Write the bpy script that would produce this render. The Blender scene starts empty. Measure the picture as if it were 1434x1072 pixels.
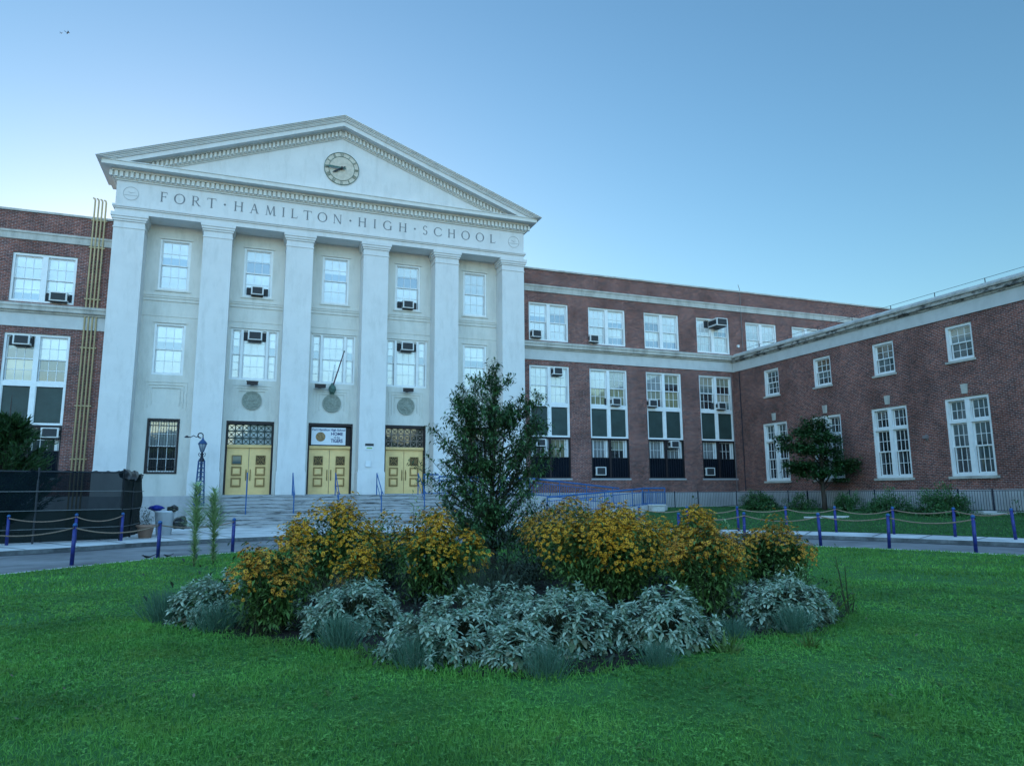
import bpy, bmesh, math, random
import numpy as np
from mathutils import Vector, Matrix
random.seed(7); RNG = np.random.default_rng(11)
SC = bpy.context.scene
COL = SC.collection
R = math.radians

# ------------------------------------------------------------------ camera
cam_d = bpy.data.cameras.new('camera'); cam = bpy.data.objects.new('camera', cam_d); COL.objects.link(cam)
cam_d.sensor_width = 36; cam_d.sensor_fit = 'HORIZONTAL'; cam_d.lens = 979.7 / 1434 * 36
cam_d.clip_start = .05; cam_d.clip_end = 4000
YAW, PITCH, ROLL = R(20.717), R(8.912), R(0.407)
fw = Vector((math.sin(YAW) * math.cos(PITCH), math.cos(YAW) * math.cos(PITCH), math.sin(PITCH)))
rt = Vector((math.cos(YAW), -math.sin(YAW), 0)); dn = fw.cross(rt)
rt2 = rt * math.cos(ROLL) + dn * math.sin(ROLL); dn2 = -rt * math.sin(ROLL) + dn * math.cos(ROLL)
m3 = Matrix((rt2, -dn2, -fw)).transposed()
cam.matrix_world = Matrix.Translation((0, 0, 1.6)) @ m3.to_4x4()
SC.camera = cam

# ------------------------------------------------------------------ sky and sun (low sun behind the school, to the left)
SUN_EL, SUN_AZ = R(3.54), R(-4.5)          # azimuth measured from +Y, negative = left
SKY_STRENGTH, EXPOSURE = 0.15, 2.115
SKY_TINT = (1.154, 1.0, .81)
BACK_GAIN = 3.0
BACK_WARM = (1.14, .98, .96)
w = bpy.data.worlds.new('World'); SC.world = w; w.use_nodes = True
nt = w.node_tree; N = nt.nodes; L = nt.links
bg = N['Background']
sky = N.new('ShaderNodeTexSky'); sky.sky_type = 'NISHITA'; sky.sun_disc = False
sky.sun_elevation = SUN_EL; sky.sun_rotation = SUN_AZ; sky.altitude = 0; sky.air_density = 1.11; sky.dust_density = .55; sky.ozone_density = 3.86
# added fill: sky behind the viewer is brightened to light the walls and ground
geo = N.new('ShaderNodeTexCoord')
dot = N.new('ShaderNodeVectorMath'); dot.operation = 'DOT_PRODUCT'; dot.inputs[1].default_value = Vector((-.34, -.62, .74)).normalized()
L.new(geo.outputs['Generated'], dot.inputs[0])
mr = N.new('ShaderNodeMapRange'); mr.interpolation_type = 'SMOOTHSTEP'
mr.inputs['From Min'].default_value = .08; mr.inputs['From Max'].default_value = .95
mr.inputs['To Min'].default_value = 1.0; mr.inputs['To Max'].default_value = 1 + BACK_GAIN
L.new(dot.outputs['Value'], mr.inputs['Value'])
mul = N.new('ShaderNodeMix'); mul.data_type = 'RGBA'; mul.blend_type = 'MULTIPLY'; mul.clamp_result = False
warm = N.new('ShaderNodeCombineXYZ')            # the added fill is tinted slightly warm
for k, c in enumerate(BACK_WARM):
    q = N.new('ShaderNodeMath'); q.operation = 'POWER'; q.inputs[1].default_value = c; L.new(mr.outputs['Result'], q.inputs[0]); L.new(q.outputs[0], warm.inputs[k])
mul.inputs['Factor'].default_value = 1
L.new(sky.outputs['Color'], mul.inputs['A']); L.new(warm.outputs[0], mul.inputs['B'])
tint = N.new('ShaderNodeVectorMath'); tint.operation = 'MULTIPLY'; tint.inputs[1].default_value = SKY_TINT
L.new(mul.outputs['Result'], tint.inputs[0]); L.new(tint.outputs[0], bg.inputs['Color'])
bg.inputs['Strength'].default_value = SKY_STRENGTH
sd = bpy.data.lights.new('sun', 'SUN'); sd.energy = 2.0; sd.angle = R(.5); sd.color = (1, .86, .7)
so = bpy.data.objects.new('sun', sd); COL.objects.link(so)
sdir = Vector((math.sin(SUN_AZ) * math.cos(SUN_EL), math.cos(SUN_AZ) * math.cos(SUN_EL), math.sin(SUN_EL)))
so.rotation_euler = sdir.to_track_quat('Z', 'Y').to_euler()
SC.view_settings.view_transform = 'Standard'; SC.view_settings.look = 'None'
SC.view_settings.exposure = EXPOSURE; SC.view_settings.gamma = 1; SC.view_settings.use_curve_mapping = False

# ------------------------------------------------------------------ helpers
def tag(o, label=None, cat=None, group=None, kind=None):
    if label: o['label'] = label
    if cat: o['category'] = cat
    if group: o['group'] = group
    if kind: o['kind'] = kind
    return o

def empty(name, loc=(0, 0, 0), rz=0, label=None, cat=None, group=None):
    o = bpy.data.objects.new(name, None); COL.objects.link(o); o.location = loc; o.rotation_euler = (0, 0, rz)
    o.empty_display_size = .2
    return tag(o, label, cat, group)

def link_mesh(name, me, m, parent=None):
    o = bpy.data.objects.new(name, me); COL.objects.link(o)
    if m is not None: me.materials.append(m)
    if parent is not None: o.parent = parent
    return o

class MB:
    """collects boxes, prisms and tubes, links them as one mesh; optional frame T maps local (u,v,n) to the parent's space"""
    def __init__(s, T=None): s.v = []; s.f = []; s.T = T
    def add(s, vs, fs):
        o = len(s.v); s.v += [tuple(v) for v in vs]; s.f += [tuple(i + o for i in f) for f in fs]; return s
    def box(s, x0, x1, y0, y1, z0, z1):
        x0, x1 = sorted((x0, x1)); y0, y1 = sorted((y0, y1)); z0, z1 = sorted((z0, z1))
        return s.add([(x0, y0, z0), (x1, y0, z0), (x1, y1, z0), (x0, y1, z0), (x0, y0, z1), (x1, y0, z1), (x1, y1, z1), (x0, y1, z1)],
                     [(0, 3, 2, 1), (4, 5, 6, 7), (0, 1, 5, 4), (1, 2, 6, 5), (2, 3, 7, 6), (3, 0, 4, 7)])
    def quad(s, a, b, c, d): return s.add([a, b, c, d], [(0, 1, 2, 3)])
    def prism(s, poly, ax, a, b):
        """extrude a 2-D polygon along axis ax from a to b (ax 1: poly is (x,z); ax 0: poly is (y,z); ax 2: poly is (x,y))"""
        n = len(poly)
        def P(p, t): return {0: (t, p[0], p[1]), 1: (p[0], t, p[1]), 2: (p[0], p[1], t)}[ax]
        vs = [P(p, a) for p in poly] + [P(p, b) for p in poly]
        fs = [tuple(range(n))[::-1], tuple(range(n, 2 * n))] + [(i, (i + 1) % n, n + (i + 1) % n, n + i) for i in range(n)]
        return s.add(vs, fs)
    def tube(s, pts, r, n=6, cap=True):
        pts = [Vector(p) for p in pts]; rs = r if isinstance(r, (list, tuple)) else [r] * len(pts)
        rings = []; prev = None
        for i, p in enumerate(pts):
            d = (pts[min(i + 1, len(pts) - 1)] - pts[max(i - 1, 0)]).normalized()
            if prev is None:
                a = d.orthogonal().normalized()
            else:
                a = prev - d * prev.dot(d)
                a = a.normalized() if a.length > 1e-5 else d.orthogonal().normalized()
            prev = a; b = d.cross(a)
            rings.append([p + (a * math.cos(2 * math.pi * k / n) + b * math.sin(2 * math.pi * k / n)) * rs[i] for k in range(n)])
        vs = [v for rg in rings for v in rg]; fs = []
        for i in range(len(pts) - 1):
            for k in range(n): fs.append((i * n + k, i * n + (k + 1) % n, (i + 1) * n + (k + 1) % n, (i + 1) * n + k))
        if cap: fs += [tuple(range(n))[::-1], tuple(range((len(pts) - 1) * n, len(pts) * n))]
        return s.add(vs, fs)
    def lathe(s, prof, c=(0, 0, 0), n=16):
        """prof: list of (r,z)"""
        vs = []; fs = []
        for r, z in prof:
            for k in range(n): vs.append((c[0] + r * math.cos(2 * math.pi * k / n), c[1] + r * math.sin(2 * math.pi * k / n), c[2] + z))
        for i in range(len(prof) - 1):
            for k in range(n): fs.append((i * n + k, i * n + (k + 1) % n, (i + 1) * n + (k + 1) % n, (i + 1) * n + k))
        fs += [tuple(range(n))[::-1], tuple(range((len(prof) - 1) * n, len(prof) * n))]
        return s.add(vs, fs)
    def disc(s, c, r, d, n=28, r2=None):
        """disc (or ring when r2) facing -Y at c, thickness d"""
        o = [(c[0] + r * math.cos(2 * math.pi * k / n), c[2] + r * math.sin(2 * math.pi * k / n)) for k in range(n)]
        if r2 is None: return s.prism(o, 1, c[1] - d, c[1])
        q = [(c[0] + r2 * math.cos(2 * math.pi * k / n), c[2] + r2 * math.sin(2 * math.pi * k / n)) for k in range(n)]
        for k in range(n): s.prism([o[k], o[(k + 1) % n], q[(k + 1) % n], q[k]], 1, c[1] - d, c[1])
        return s
    def build(s, name, m, parent=None, smooth=False):
        vs = s.v
        if s.T is not None: vs = [s.T(v) for v in vs]
        me = bpy.data.meshes.new(name); me.from_pydata([tuple(v) for v in vs], [], s.f)
        bm = bmesh.new(); bm.from_mesh(me); bmesh.ops.recalc_face_normals(bm, faces=bm.faces); bm.to_mesh(me); bm.free()
        if smooth: me.polygons.foreach_set('use_smooth', [True] * len(me.polygons))
        me.update()
        return link_mesh(name, me, m, parent)

def np_mesh(name, V, F, m, parent=None, smooth=False):
    """V (n,3), F (f,k) uniform polygons"""
    me = bpy.data.meshes.new(name); k = F.shape[1]
    me.vertices.add(len(V)); me.vertices.foreach_set('co', np.ascontiguousarray(V, np.float32).ravel())
    me.loops.add(F.size); me.loops.foreach_set('vertex_index', np.ascontiguousarray(F, np.int32).ravel())
    me.polygons.add(len(F)); me.polygons.foreach_set('loop_start', np.arange(0, F.size, k, dtype=np.int32))
    me.polygons.foreach_set('loop_total', np.full(len(F), k, np.int32))
    if smooth: me.polygons.foreach_set('use_smooth', np.ones(len(F), bool))
    me.update(calc_edges=True); me.validate()
    return link_mesh(name, me, m, parent)

def basis(d, roll=None):
    """rows of orthonormal frames whose local Y is d (n,3); local Z is roughly up"""
    d = d / np.linalg.norm(d, axis=1, keepdims=True)
    up = np.tile([0, 0, 1.], (len(d), 1)); up[np.abs(d[:, 2]) > .97] = [1, 0, 0]
    x = np.cross(d, up); x /= np.linalg.norm(x, axis=1, keepdims=True); z = np.cross(x, d)
    if roll is not None:
        c, s = np.cos(roll)[:, None], np.sin(roll)[:, None]; x, z = c * x + s * z, -s * x + c * z
    return np.stack([x, d, z], 2)          # columns are axes

def scatter(tv, tf, pos, B, scale):
    """copy template (tv,tf) to each pos with frame B (n,3,3) and scale (n,) or (n,3)"""
    n = len(pos); scale = np.asarray(scale, float)
    if scale.ndim == 1: scale = np.repeat(scale[:, None], 3, 1)
    P = np.einsum('nij,nkj->nki', B, tv[None] * scale[:, None, :]) + pos[:, None, :]
    F = tf[None] + (np.arange(n) * len(tv))[:, None, None]
    return P.reshape(-1, 3), F.reshape(-1, tf.shape[1])

def join(parts):
    V = []; F = []; o = 0
    for v, f in parts: V.append(v); F.append(f + o); o += len(v)
    return np.concatenate(V), np.concatenate(F)

def leaf_template(wd, segs=3, curl=.25, fold=.18, tip=.15, wide=.45):
    """a leaf of length 1 along +Y, width wd, folded along its midrib and curled down"""
    v = []; f = []
    for i in range(segs + 1):
        t = i / segs
        h = wd * .5 * max(tip if i == segs else .12, math.sin(math.pi * min(1, t ** (math.log(.5) / math.log(wide)))) ** .8 if 0 < t < 1 else .1)
        z = -curl * t * t
        v += [(-h, t, z + fold * h), (0, t, z), (h, t, z + fold * h)]
    for i in range(segs):
        a = i * 3
        f += [(a, a + 1, a + 4, a + 3), (a + 1, a + 2, a + 5, a + 4)]
    return np.array(v, float), np.array(f)

def blade_template(wd, segs=2, curl=.3):
    v = []; f = []
    for i in range(segs + 1):
        t = i / segs; h = wd * .5 * (1 - .85 * t ** 1.5)
        v += [(-h, t, -curl * t * t), (h, t, -curl * t * t)]
    for i in range(segs): f.append((2 * i, 2 * i + 1, 2 * i + 3, 2 * i + 2))
    return np.array(v, float), np.array(f)

# ------------------------------------------------------------------ materials
def mat(name, col, rough=.8, var=.12, vscale=3.0, bump=0, bscale=40, metallic=0, spec=.3, col2=None, detail=6):
    m = bpy.data.materials.new(name); m.use_nodes = True; n = m.node_tree.nodes; l = m.node_tree.links; b = n['Principled BSDF']
    b.inputs['Roughness'].default_value = rough; b.inputs['Metallic'].default_value = metallic
    b.inputs['Specular IOR Level'].default_value = spec
    c = Vector(col); c2 = Vector(col2) if col2 else c * (1 - var)
    tc = n.new('ShaderNodeTexCoord'); no = n.new('ShaderNodeTexNoise'); no.inputs['Scale'].default_value = vscale; no.inputs['Detail'].default_value = detail
    no.inputs['Roughness'].default_value = .65
    l.new(tc.outputs['Object'], no.inputs['Vector'])
    ra = n.new('ShaderNodeValToRGB'); ra.color_ramp.elements[0].position = .32; ra.color_ramp.elements[1].position = .68
    ra.color_ramp.elements[0].color = (*c2, 1); ra.color_ramp.elements[1].color = (*(c if col2 else c * (1 + var * .4)), 1)
    l.new(no.outputs['Fac'], ra.inputs['Fac']); l.new(ra.outputs['Color'], b.inputs['Base Color'])
    if bump:
        nb = n.new('ShaderNodeTexNoise'); nb.inputs['Scale'].default_value = bscale; nb.inputs['Detail'].default_value = 5
        l.new(tc.outputs['Object'], nb.inputs['Vector'])
        bp = n.new('ShaderNodeBump'); bp.inputs['Strength'].default_value = bump; bp.inputs['Distance'].default_value = .02
        l.new(nb.outputs['Fac'], bp.inputs['Height']); l.new(bp.outputs['Normal'], b.inputs['Normal'])
    return m

def streak_mat(name, col, dirt_or_shade, rough=.8, amount=.5, zscale=.25, xyscale=2.2, thr=(.45, .75), bump=.15):
    """painted or cast stone with rain streaks, grime patches, or painted shade on the steps"""
    m = mat(name, col, rough, .06, 1.2, bump, 25); n = m.node_tree.nodes; l = m.node_tree.links; b = n['Principled BSDF']
    src = b.inputs['Base Color'].links[0].from_socket
    tc = n.new('ShaderNodeTexCoord'); mp = n.new('ShaderNodeMapping'); mp.inputs['Scale'].default_value = (xyscale, xyscale, zscale)
    l.new(tc.outputs['Object'], mp.inputs['Vector'])
    no = n.new('ShaderNodeTexNoise'); no.inputs['Scale'].default_value = 1.6; no.inputs['Detail'].default_value = 7; no.inputs['Roughness'].default_value = .7
    l.new(mp.outputs['Vector'], no.inputs['Vector'])
    mr = n.new('ShaderNodeMapRange'); mr.inputs['From Min'].default_value = thr[0]; mr.inputs['From Max'].default_value = thr[1]; mr.inputs['To Max'].default_value = amount
    l.new(no.outputs['Fac'], mr.inputs['Value'])
    mx = n.new('ShaderNodeMix'); mx.data_type = 'RGBA'
    l.new(mr.outputs['Result'], mx.inputs['Factor']); l.new(src, mx.inputs['A']); mx.inputs['B'].default_value = (*dirt_or_shade, 1)
    l.new(mx.outputs['Result'], b.inputs['Base Color'])
    return m

def brick_mat(name, axis):
    """axis 'x': wall runs along X ; 'y': wall runs along Y"""
    m = bpy.data.materials.new(name); m.use_nodes = True; n = m.node_tree.nodes; l = m.node_tree.links; b = n['Principled BSDF']
    b.inputs['Roughness'].default_value = .85; b.inputs['Specular IOR Level'].default_value = .25
    tc = n.new('ShaderNodeTexCoord'); sp = n.new('ShaderNodeSeparateXYZ'); cb = n.new('ShaderNodeCombineXYZ')
    l.new(tc.outputs['Object'], sp.inputs[0]); l.new(sp.outputs['X' if axis == 'x' else 'Y'], cb.inputs['X']); l.new(sp.outputs['Z'], cb.inputs['Y'])
    bt = n.new('ShaderNodeTexBrick'); bt.inputs['Scale'].default_value = 1; bt.inputs['Brick Width'].default_value = .215; bt.inputs['Row Height'].default_value = .075
    bt.inputs['Mortar Size'].default_value = .0105; bt.inputs['Mortar Smooth'].default_value = .2; bt.inputs['Bias'].default_value = -.1
    bt.inputs['Color1'].default_value = (.24, .074, .050, 1); bt.inputs['Color2'].default_value = (.085, .034, .032, 1); bt.inputs['Mortar'].default_value = (.27, .22, .21, 1)
    l.new(cb.outputs[0], bt.inputs['Vector'])
    no = n.new('ShaderNodeTexNoise'); no.inputs['Scale'].default_value = .55; no.inputs['Detail'].default_value = 8; no.inputs['Roughness'].default_value = .7
    l.new(tc.outputs['Object'], no.inputs['Vector'])
    mr = n.new('ShaderNodeMapRange'); mr.inputs['From Min'].default_value = .3; mr.inputs['From Max'].default_value = .7; mr.inputs['To Min'].default_value = .55; mr.inputs['To Max'].default_value = 1.38
    l.new(no.outputs['Fac'], mr.inputs['Value'])
    # header bricks of a darker burn, every few bricks
    wn = n.new('ShaderNodeTexNoise'); wn.inputs['Scale'].default_value = 9; wn.inputs['Detail'].default_value = 2
    l.new(tc.outputs['Object'], wn.inputs['Vector'])
    mr2 = n.new('ShaderNodeMapRange'); mr2.inputs['From Min'].default_value = .35; mr2.inputs['From Max'].default_value = .65; mr2.inputs['To Min'].default_value = .75; mr2.inputs['To Max'].default_value = 1.25
    l.new(wn.outputs['Fac'], mr2.inputs['Value'])
    mm = n.new('ShaderNodeMath'); mm.operation = 'MULTIPLY'; l.new(mr.outputs[0], mm.inputs[0]); l.new(mr2.outputs[0], mm.inputs[1])
    sc = n.new('ShaderNodeVectorMath'); sc.operation = 'SCALE'; l.new(bt.outputs['Color'], sc.inputs[0]); l.new(mm.outputs[0], sc.inputs['Scale'])
    l.new(sc.outputs[0], b.inputs['Base Color'])
    bp = n.new('ShaderNodeBump'); bp.inputs['Strength'].default_value = .5; bp.inputs['Distance'].default_value = .01; bp.invert = True
    l.new(bt.outputs['Fac'], bp.inputs['Height']); l.new(bp.outputs['Normal'], b.inputs['Normal'])
    return m

def leaf_mat(name, c1, c2, rough=.6, trans=.2, big=.0, bigscale=2.0, alt=None):
    """foliage: colour varies leaf by leaf, some light passes through"""
    m = bpy.data.materials.new(name); m.use_nodes = True; n = m.node_tree.nodes; l = m.node_tree.links; b = n['Principled BSDF']
    g = n.new('ShaderNodeNewGeometry'); ra = n.new('ShaderNodeValToRGB')
    ra.color_ramp.elements[0].color = (*c1, 1); ra.color_ramp.elements[1].color = (*c2, 1)
    l.new(g.outputs['Random Per Island'], ra.inputs['Fac'])
    out = ra.outputs['Color']
    if big:
        tc = n.new('ShaderNodeTexCoord'); no = n.new('ShaderNodeTexNoise'); no.inputs['Scale'].default_value = bigscale; no.inputs['Detail'].default_value = 4
        l.new(g.outputs['Position'], no.inputs['Vector'])
        mr = n.new('ShaderNodeMapRange'); mr.inputs['From Min'].default_value = .3; mr.inputs['From Max'].default_value = .7
        mr.inputs['To Min'].default_value = 1 - big; mr.inputs['To Max'].default_value = 1 + big
        l.new(no.outputs['Fac'], mr.inputs['Value'])
        if alt:
            n2 = n.new('ShaderNodeTexNoise'); n2.inputs['Scale'].default_value = 1.7; n2.inputs['Detail'].default_value = 5; l.new(g.outputs['Position'], n2.inputs['Vector'])
            m2 = n.new('ShaderNodeMapRange'); m2.inputs['From Min'].default_value = .48; m2.inputs['From Max'].default_value = .72; m2.inputs['To Max'].default_value = .75; l.new(n2.outputs['Fac'], m2.inputs['Value'])
            mi = n.new('ShaderNodeMix'); mi.data_type = 'RGBA'; l.new(m2.outputs[0], mi.inputs['Factor']); l.new(out, mi.inputs['A']); mi.inputs['B'].default_value = (*alt, 1); out = mi.outputs['Result']
        sc = n.new('ShaderNodeVectorMath'); sc.operation = 'SCALE'; l.new(out, sc.inputs[0]); l.new(mr.outputs[0], sc.inputs['Scale']); out = sc.outputs[0]
    l.new(out, b.inputs['Base Color']); b.inputs['Roughness'].default_value = rough; b.inputs['Specular IOR Level'].default_value = .3
    tr = n.new('ShaderNodeBsdfTranslucent'); l.new(out, tr.inputs['Color'])
    mx = n.new('ShaderNodeMixShader'); mx.inputs['Fac'].default_value = trans
    l.new(b.outputs[0], mx.inputs[1]); l.new(tr.outputs[0], mx.inputs[2]); l.new(mx.outputs[0], n['Material Output'].inputs['Surface'])
    return m

def pane_mat(name, blind, dark, split, soft=.02, slats=0, refl=.12):
    """window glass: a blind or curtain fills the pane above/below a height, dark room in the rest. split in object Z of the pane (0..1)"""
    m = bpy.data.materials.new(name); m.use_nodes = True; n = m.node_tree.nodes; l = m.node_tree.links; b = n['Principled BSDF']
    tc = n.new('ShaderNodeTexCoord'); sp = n.new('ShaderNodeSeparateXYZ'); l.new(tc.outputs['Generated'], sp.inputs[0])
    mr = n.new('ShaderNodeMapRange'); mr.inputs['From Min'].default_value = split - soft; mr.inputs['From Max'].default_value = split + soft
    l.new(sp.outputs['Z'], mr.inputs['Value'])
    no = n.new('ShaderNodeTexNoise'); no.inputs['Scale'].default_value = 2.5; no.inputs['Detail'].default_value = 4; l.new(tc.outputs['Object'], no.inputs['Vector'])
    r1 = n.new('ShaderNodeMapRange'); r1.inputs['To Min'].default_value = .75; r1.inputs['To Max'].default_value = 1.2; l.new(no.outputs['Fac'], r1.inputs['Value'])
    mx = n.new('ShaderNodeMix'); mx.data_type = 'RGBA'; mx.inputs['A'].default_value = (*dark, 1); mx.inputs['B'].default_value = (*blind, 1)
    l.new(mr.outputs[0], mx.inputs['Factor'])
    sc = n.new('ShaderNodeVectorMath'); sc.operation = 'SCALE'; l.new(mx.outputs['Result'], sc.inputs[0]); l.new(r1.outputs[0], sc.inputs['Scale'])
    col = sc.outputs[0]
    if slats:
        wv = n.new('ShaderNodeTexWave'); wv.bands_direction = 'X' if slats > 0 else 'Z'; wv.inputs['Scale'].default_value = abs(slats); wv.inputs['Distortion'].default_value = 1.0
        l.new(tc.outputs['Object'], wv.inputs['Vector'])
        r2 = n.new('ShaderNodeMapRange'); r2.inputs['To Min'].default_value = .72; r2.inputs['To Max'].default_value = 1.05; l.new(wv.outputs['Fac'], r2.inputs['Value'])
        s2 = n.new('ShaderNodeVectorMath'); s2.operation = 'SCALE'; l.new(col, s2.inputs[0]); l.new(r2.outputs[0], s2.inputs['Scale']); col = s2.outputs[0]
    l.new(col, b.inputs['Base Color']); b.inputs['Roughness'].default_value = .6; b.inputs['Specular IOR Level'].default_value = .2
    gl = n.new('ShaderNodeBsdfGlossy'); gl.inputs['Roughness'].default_value = .03
    nb = n.new('ShaderNodeTexNoise'); nb.inputs['Scale'].default_value = 1.3; l.new(tc.outputs['Object'], nb.inputs['Vector'])
    bp = n.new('ShaderNodeBump'); bp.inputs['Strength'].default_value = .08; bp.inputs['Distance'].default_value = .05; l.new(nb.outputs['Fac'], bp.inputs['Height']); l.new(bp.outputs['Normal'], gl.inputs['Normal'])
    fr = n.new('ShaderNodeFresnel'); fr.inputs['IOR'].default_value = 1.5
    ad = n.new('ShaderNodeMath'); ad.operation = 'ADD'; ad.use_clamp = True; ad.inputs[1].default_value = refl; l.new(fr.outputs[0], ad.inputs[0])
    ms = n.new('ShaderNodeMixShader'); l.new(ad.outputs[0], ms.inputs['Fac']); l.new(b.outputs[0], ms.inputs[1]); l.new(gl.outputs[0], ms.inputs[2])
    l.new(ms.outputs[0], n['Material Output'].inputs['Surface'])
    return m

def mesh_mat(name, col, opac, var=.3):
    """woven privacy mesh: lets part of what is behind show through"""
    m = mat(name, col, .9, var, 1.2, spec=.04); n = m.node_tree.nodes; l = m.node_tree.links; b = n['Principled BSDF']
    t = n.new('ShaderNodeBsdfTransparent'); mx = n.new('ShaderNodeMixShader'); mx.inputs['Fac'].default_value = opac
    l.new(t.outputs[0], mx.inputs[1]); l.new(b.outputs[0], mx.inputs[2]); l.new(mx.outputs[0], n['Material Output'].inputs['Surface'])
    return m

M = dict(
    stucco=streak_mat('white_painted_stone', (.68, .67, .65), (.40, .40, .37), .75, .5, .3, 1.2, (.5, .78), .12),
    stucco_wall=streak_mat('cream_painted_wall', (.66, .64, .58), (.34, .34, .29), .8, .5, .3, 1.4, (.48, .78), .14),
    soffit=mat('cornice_paint', (.67, .655, .61), .8, .1),
    engraved=mat('engraved_grey', (.20, .21, .22), .9, .1),
    incised=mat('incised_line_grey', (.45, .45, .44), .9, .1),
    brick_x=brick_mat('red_brick_front', 'x'), brick_y=brick_mat('red_brick_side', 'y'),
    lime=streak_mat('weathered_limestone', (.50, .48, .43), (.19, .18, .16), .85, .75, .35, 1.1, (.45, .72), .2),
    lime_white=streak_mat('pale_limestone_frieze', (.55, .55, .53), (.33, .33, .31), .85, .5, .5, .8, (.45, .75), .1),
    lime_dirty=streak_mat('soot_stained_cornice', (.42, .40, .36), (.05, .05, .05), .9, .95, 2.5, 1.4, (.46, .6), .25),
    concrete=streak_mat('grey_concrete_base', (.42, .42, .42), (.2, .2, .2), .9, .5, .5, 1.5, (.45, .75), .2),
    paving=mat('concrete_pavement', (.66, .65, .62), .9, .38, .8, .2, 60),
    curb=mat('curb_concrete', (.58, .57, .54), .9, .2, 1.5, .2, 40),
    kerb_face=streak_mat('stained_kerb_face', (.17, .18, .18), (.05, .055, .055), .9, .8, 1.0, 1.0, (.4, .6)), gutter=mat('dark_gutter', (.085, .09, .09), .8, .5, 1.2, .3, 60),  # gutter strip is darker than the asphalt
    asphalt=mat('asphalt', (.26, .255, .25), .9, .5, .55, .4, 90),
    step=streak_mat('granite_step_shade_streaks', (.42, .42, .42), (.05, .05, .05), .9, .9, 9.0, .7, (.5, .64), .2),  # dark streaks in the colour stand in for shadow under the nosings
    white=mat('white_window_paint', (.78, .79, .78), .5, .08, 4),
    dark_frame=mat('dark_brown_frame', (.022, .016, .018), .5, .2),
    green_panel=mat('dark_green_panel', (.03, .055, .05), .5, .35, 1.3, spec=.4),
    gold=mat('bronze_gold_paint', (.90, .60, .25), .40, .12, 2.2, spec=.4),
    gold_dark=mat('gold_moulding', (.30, .18, .06), .55, .2),
    iron=mat('black_iron', (.02, .02, .022), .5, .2),
    navy=mat('navy_iron', (.016, .02, .035), .5, .2),
    blue=mat('blue_enamel', (.018, .03, .20), .5, .6, 7, spec=.5),
    blue_rail=mat('faded_blue_rail', (.03, .12, .31), .5, .3, 3),
    lamp_blue=mat('lamp_blue_metal', (.03, .08, .19), .5, .35, 4),
    rope=mat('hemp_rope', (.32, .22, .16), .9, .3, 30),
    yellow=mat('yellow_pipe', (.50, .39, .22), .5, .2, 3),
    ac=mat('white_enamel_casing', (.66, .66, .64), .5, .15, 4),
    ac_dark=mat('grille_dark_grey', (.035, .04, .045), .6, .3, 20),
    green_stone=mat('grey_green_stone', (.30, .32, .27), .9, .3, 9, .6, 40),
    clock_face=mat('stone_clock_face', (.60, .54, .44), .9, .2, 5),
    verdigris=mat('verdigris_metal', (.08, .16, .13), .6, .5, 6),
    roof=mat('roof_gravel', (.2, .2, .2), .95, .2),
    mulch=mat('bark_mulch', (.028, .022, .018), .95, .5, 14, 1.0, 60),
    soil=mat('lawn_soil', (.05, .17, .035), .95, .3, 6, .6, 50),
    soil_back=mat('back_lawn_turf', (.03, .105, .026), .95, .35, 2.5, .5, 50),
    terracotta=mat('terracotta', (.36, .22, .16), .85, .2, 5),
    bin_white=mat('white_plastic_bin', (.62, .64, .66), .45, .1),
    bag=mat('black_plastic_bag', (.015, .015, .018), .35, .2, spec=.6),
    tarp=mat('blue_tarp', (.015, .03, .28), .5, .3, 5),
    bark=mat('tree_bark', (.07, .055, .045), .9, .35, 12, .6, 30),
    banner=mat('white_banner', (.72, .74, .76), .6, .06),
    ink_blue=mat('navy_ink', (.015, .03, .13), .6, .1),
    tawny=mat('tawny_print', (.35, .22, .10), .6, .6, 9),
    bird=mat('dark_feathers', (.012, .012, .016), .6, .3, 20),
    conduit=mat('grey_conduit', (.22, .19, .19), .7, .2),
    bronze=mat('brown_bronze', (.21, .16, .13), .5, .3, 6),
    plaque=mat('white_plaque', (.7, .72, .72), .5, .05), sign_green=mat('green_print', (.25, .4, .12), .6, .1),
    screen_top=mesh_mat('black_mesh_screen', (.006, .012, .016), .90), screen_low=mesh_mat('black_mesh_screen_doubled', (.006, .013, .012), .97),
    guard=mesh_mat('window_guard_mesh', (.008, .012, .02), .86),
    seam=mat('mesh_seam_tape', (.16, .17, .17), .8, .2),
)
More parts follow.
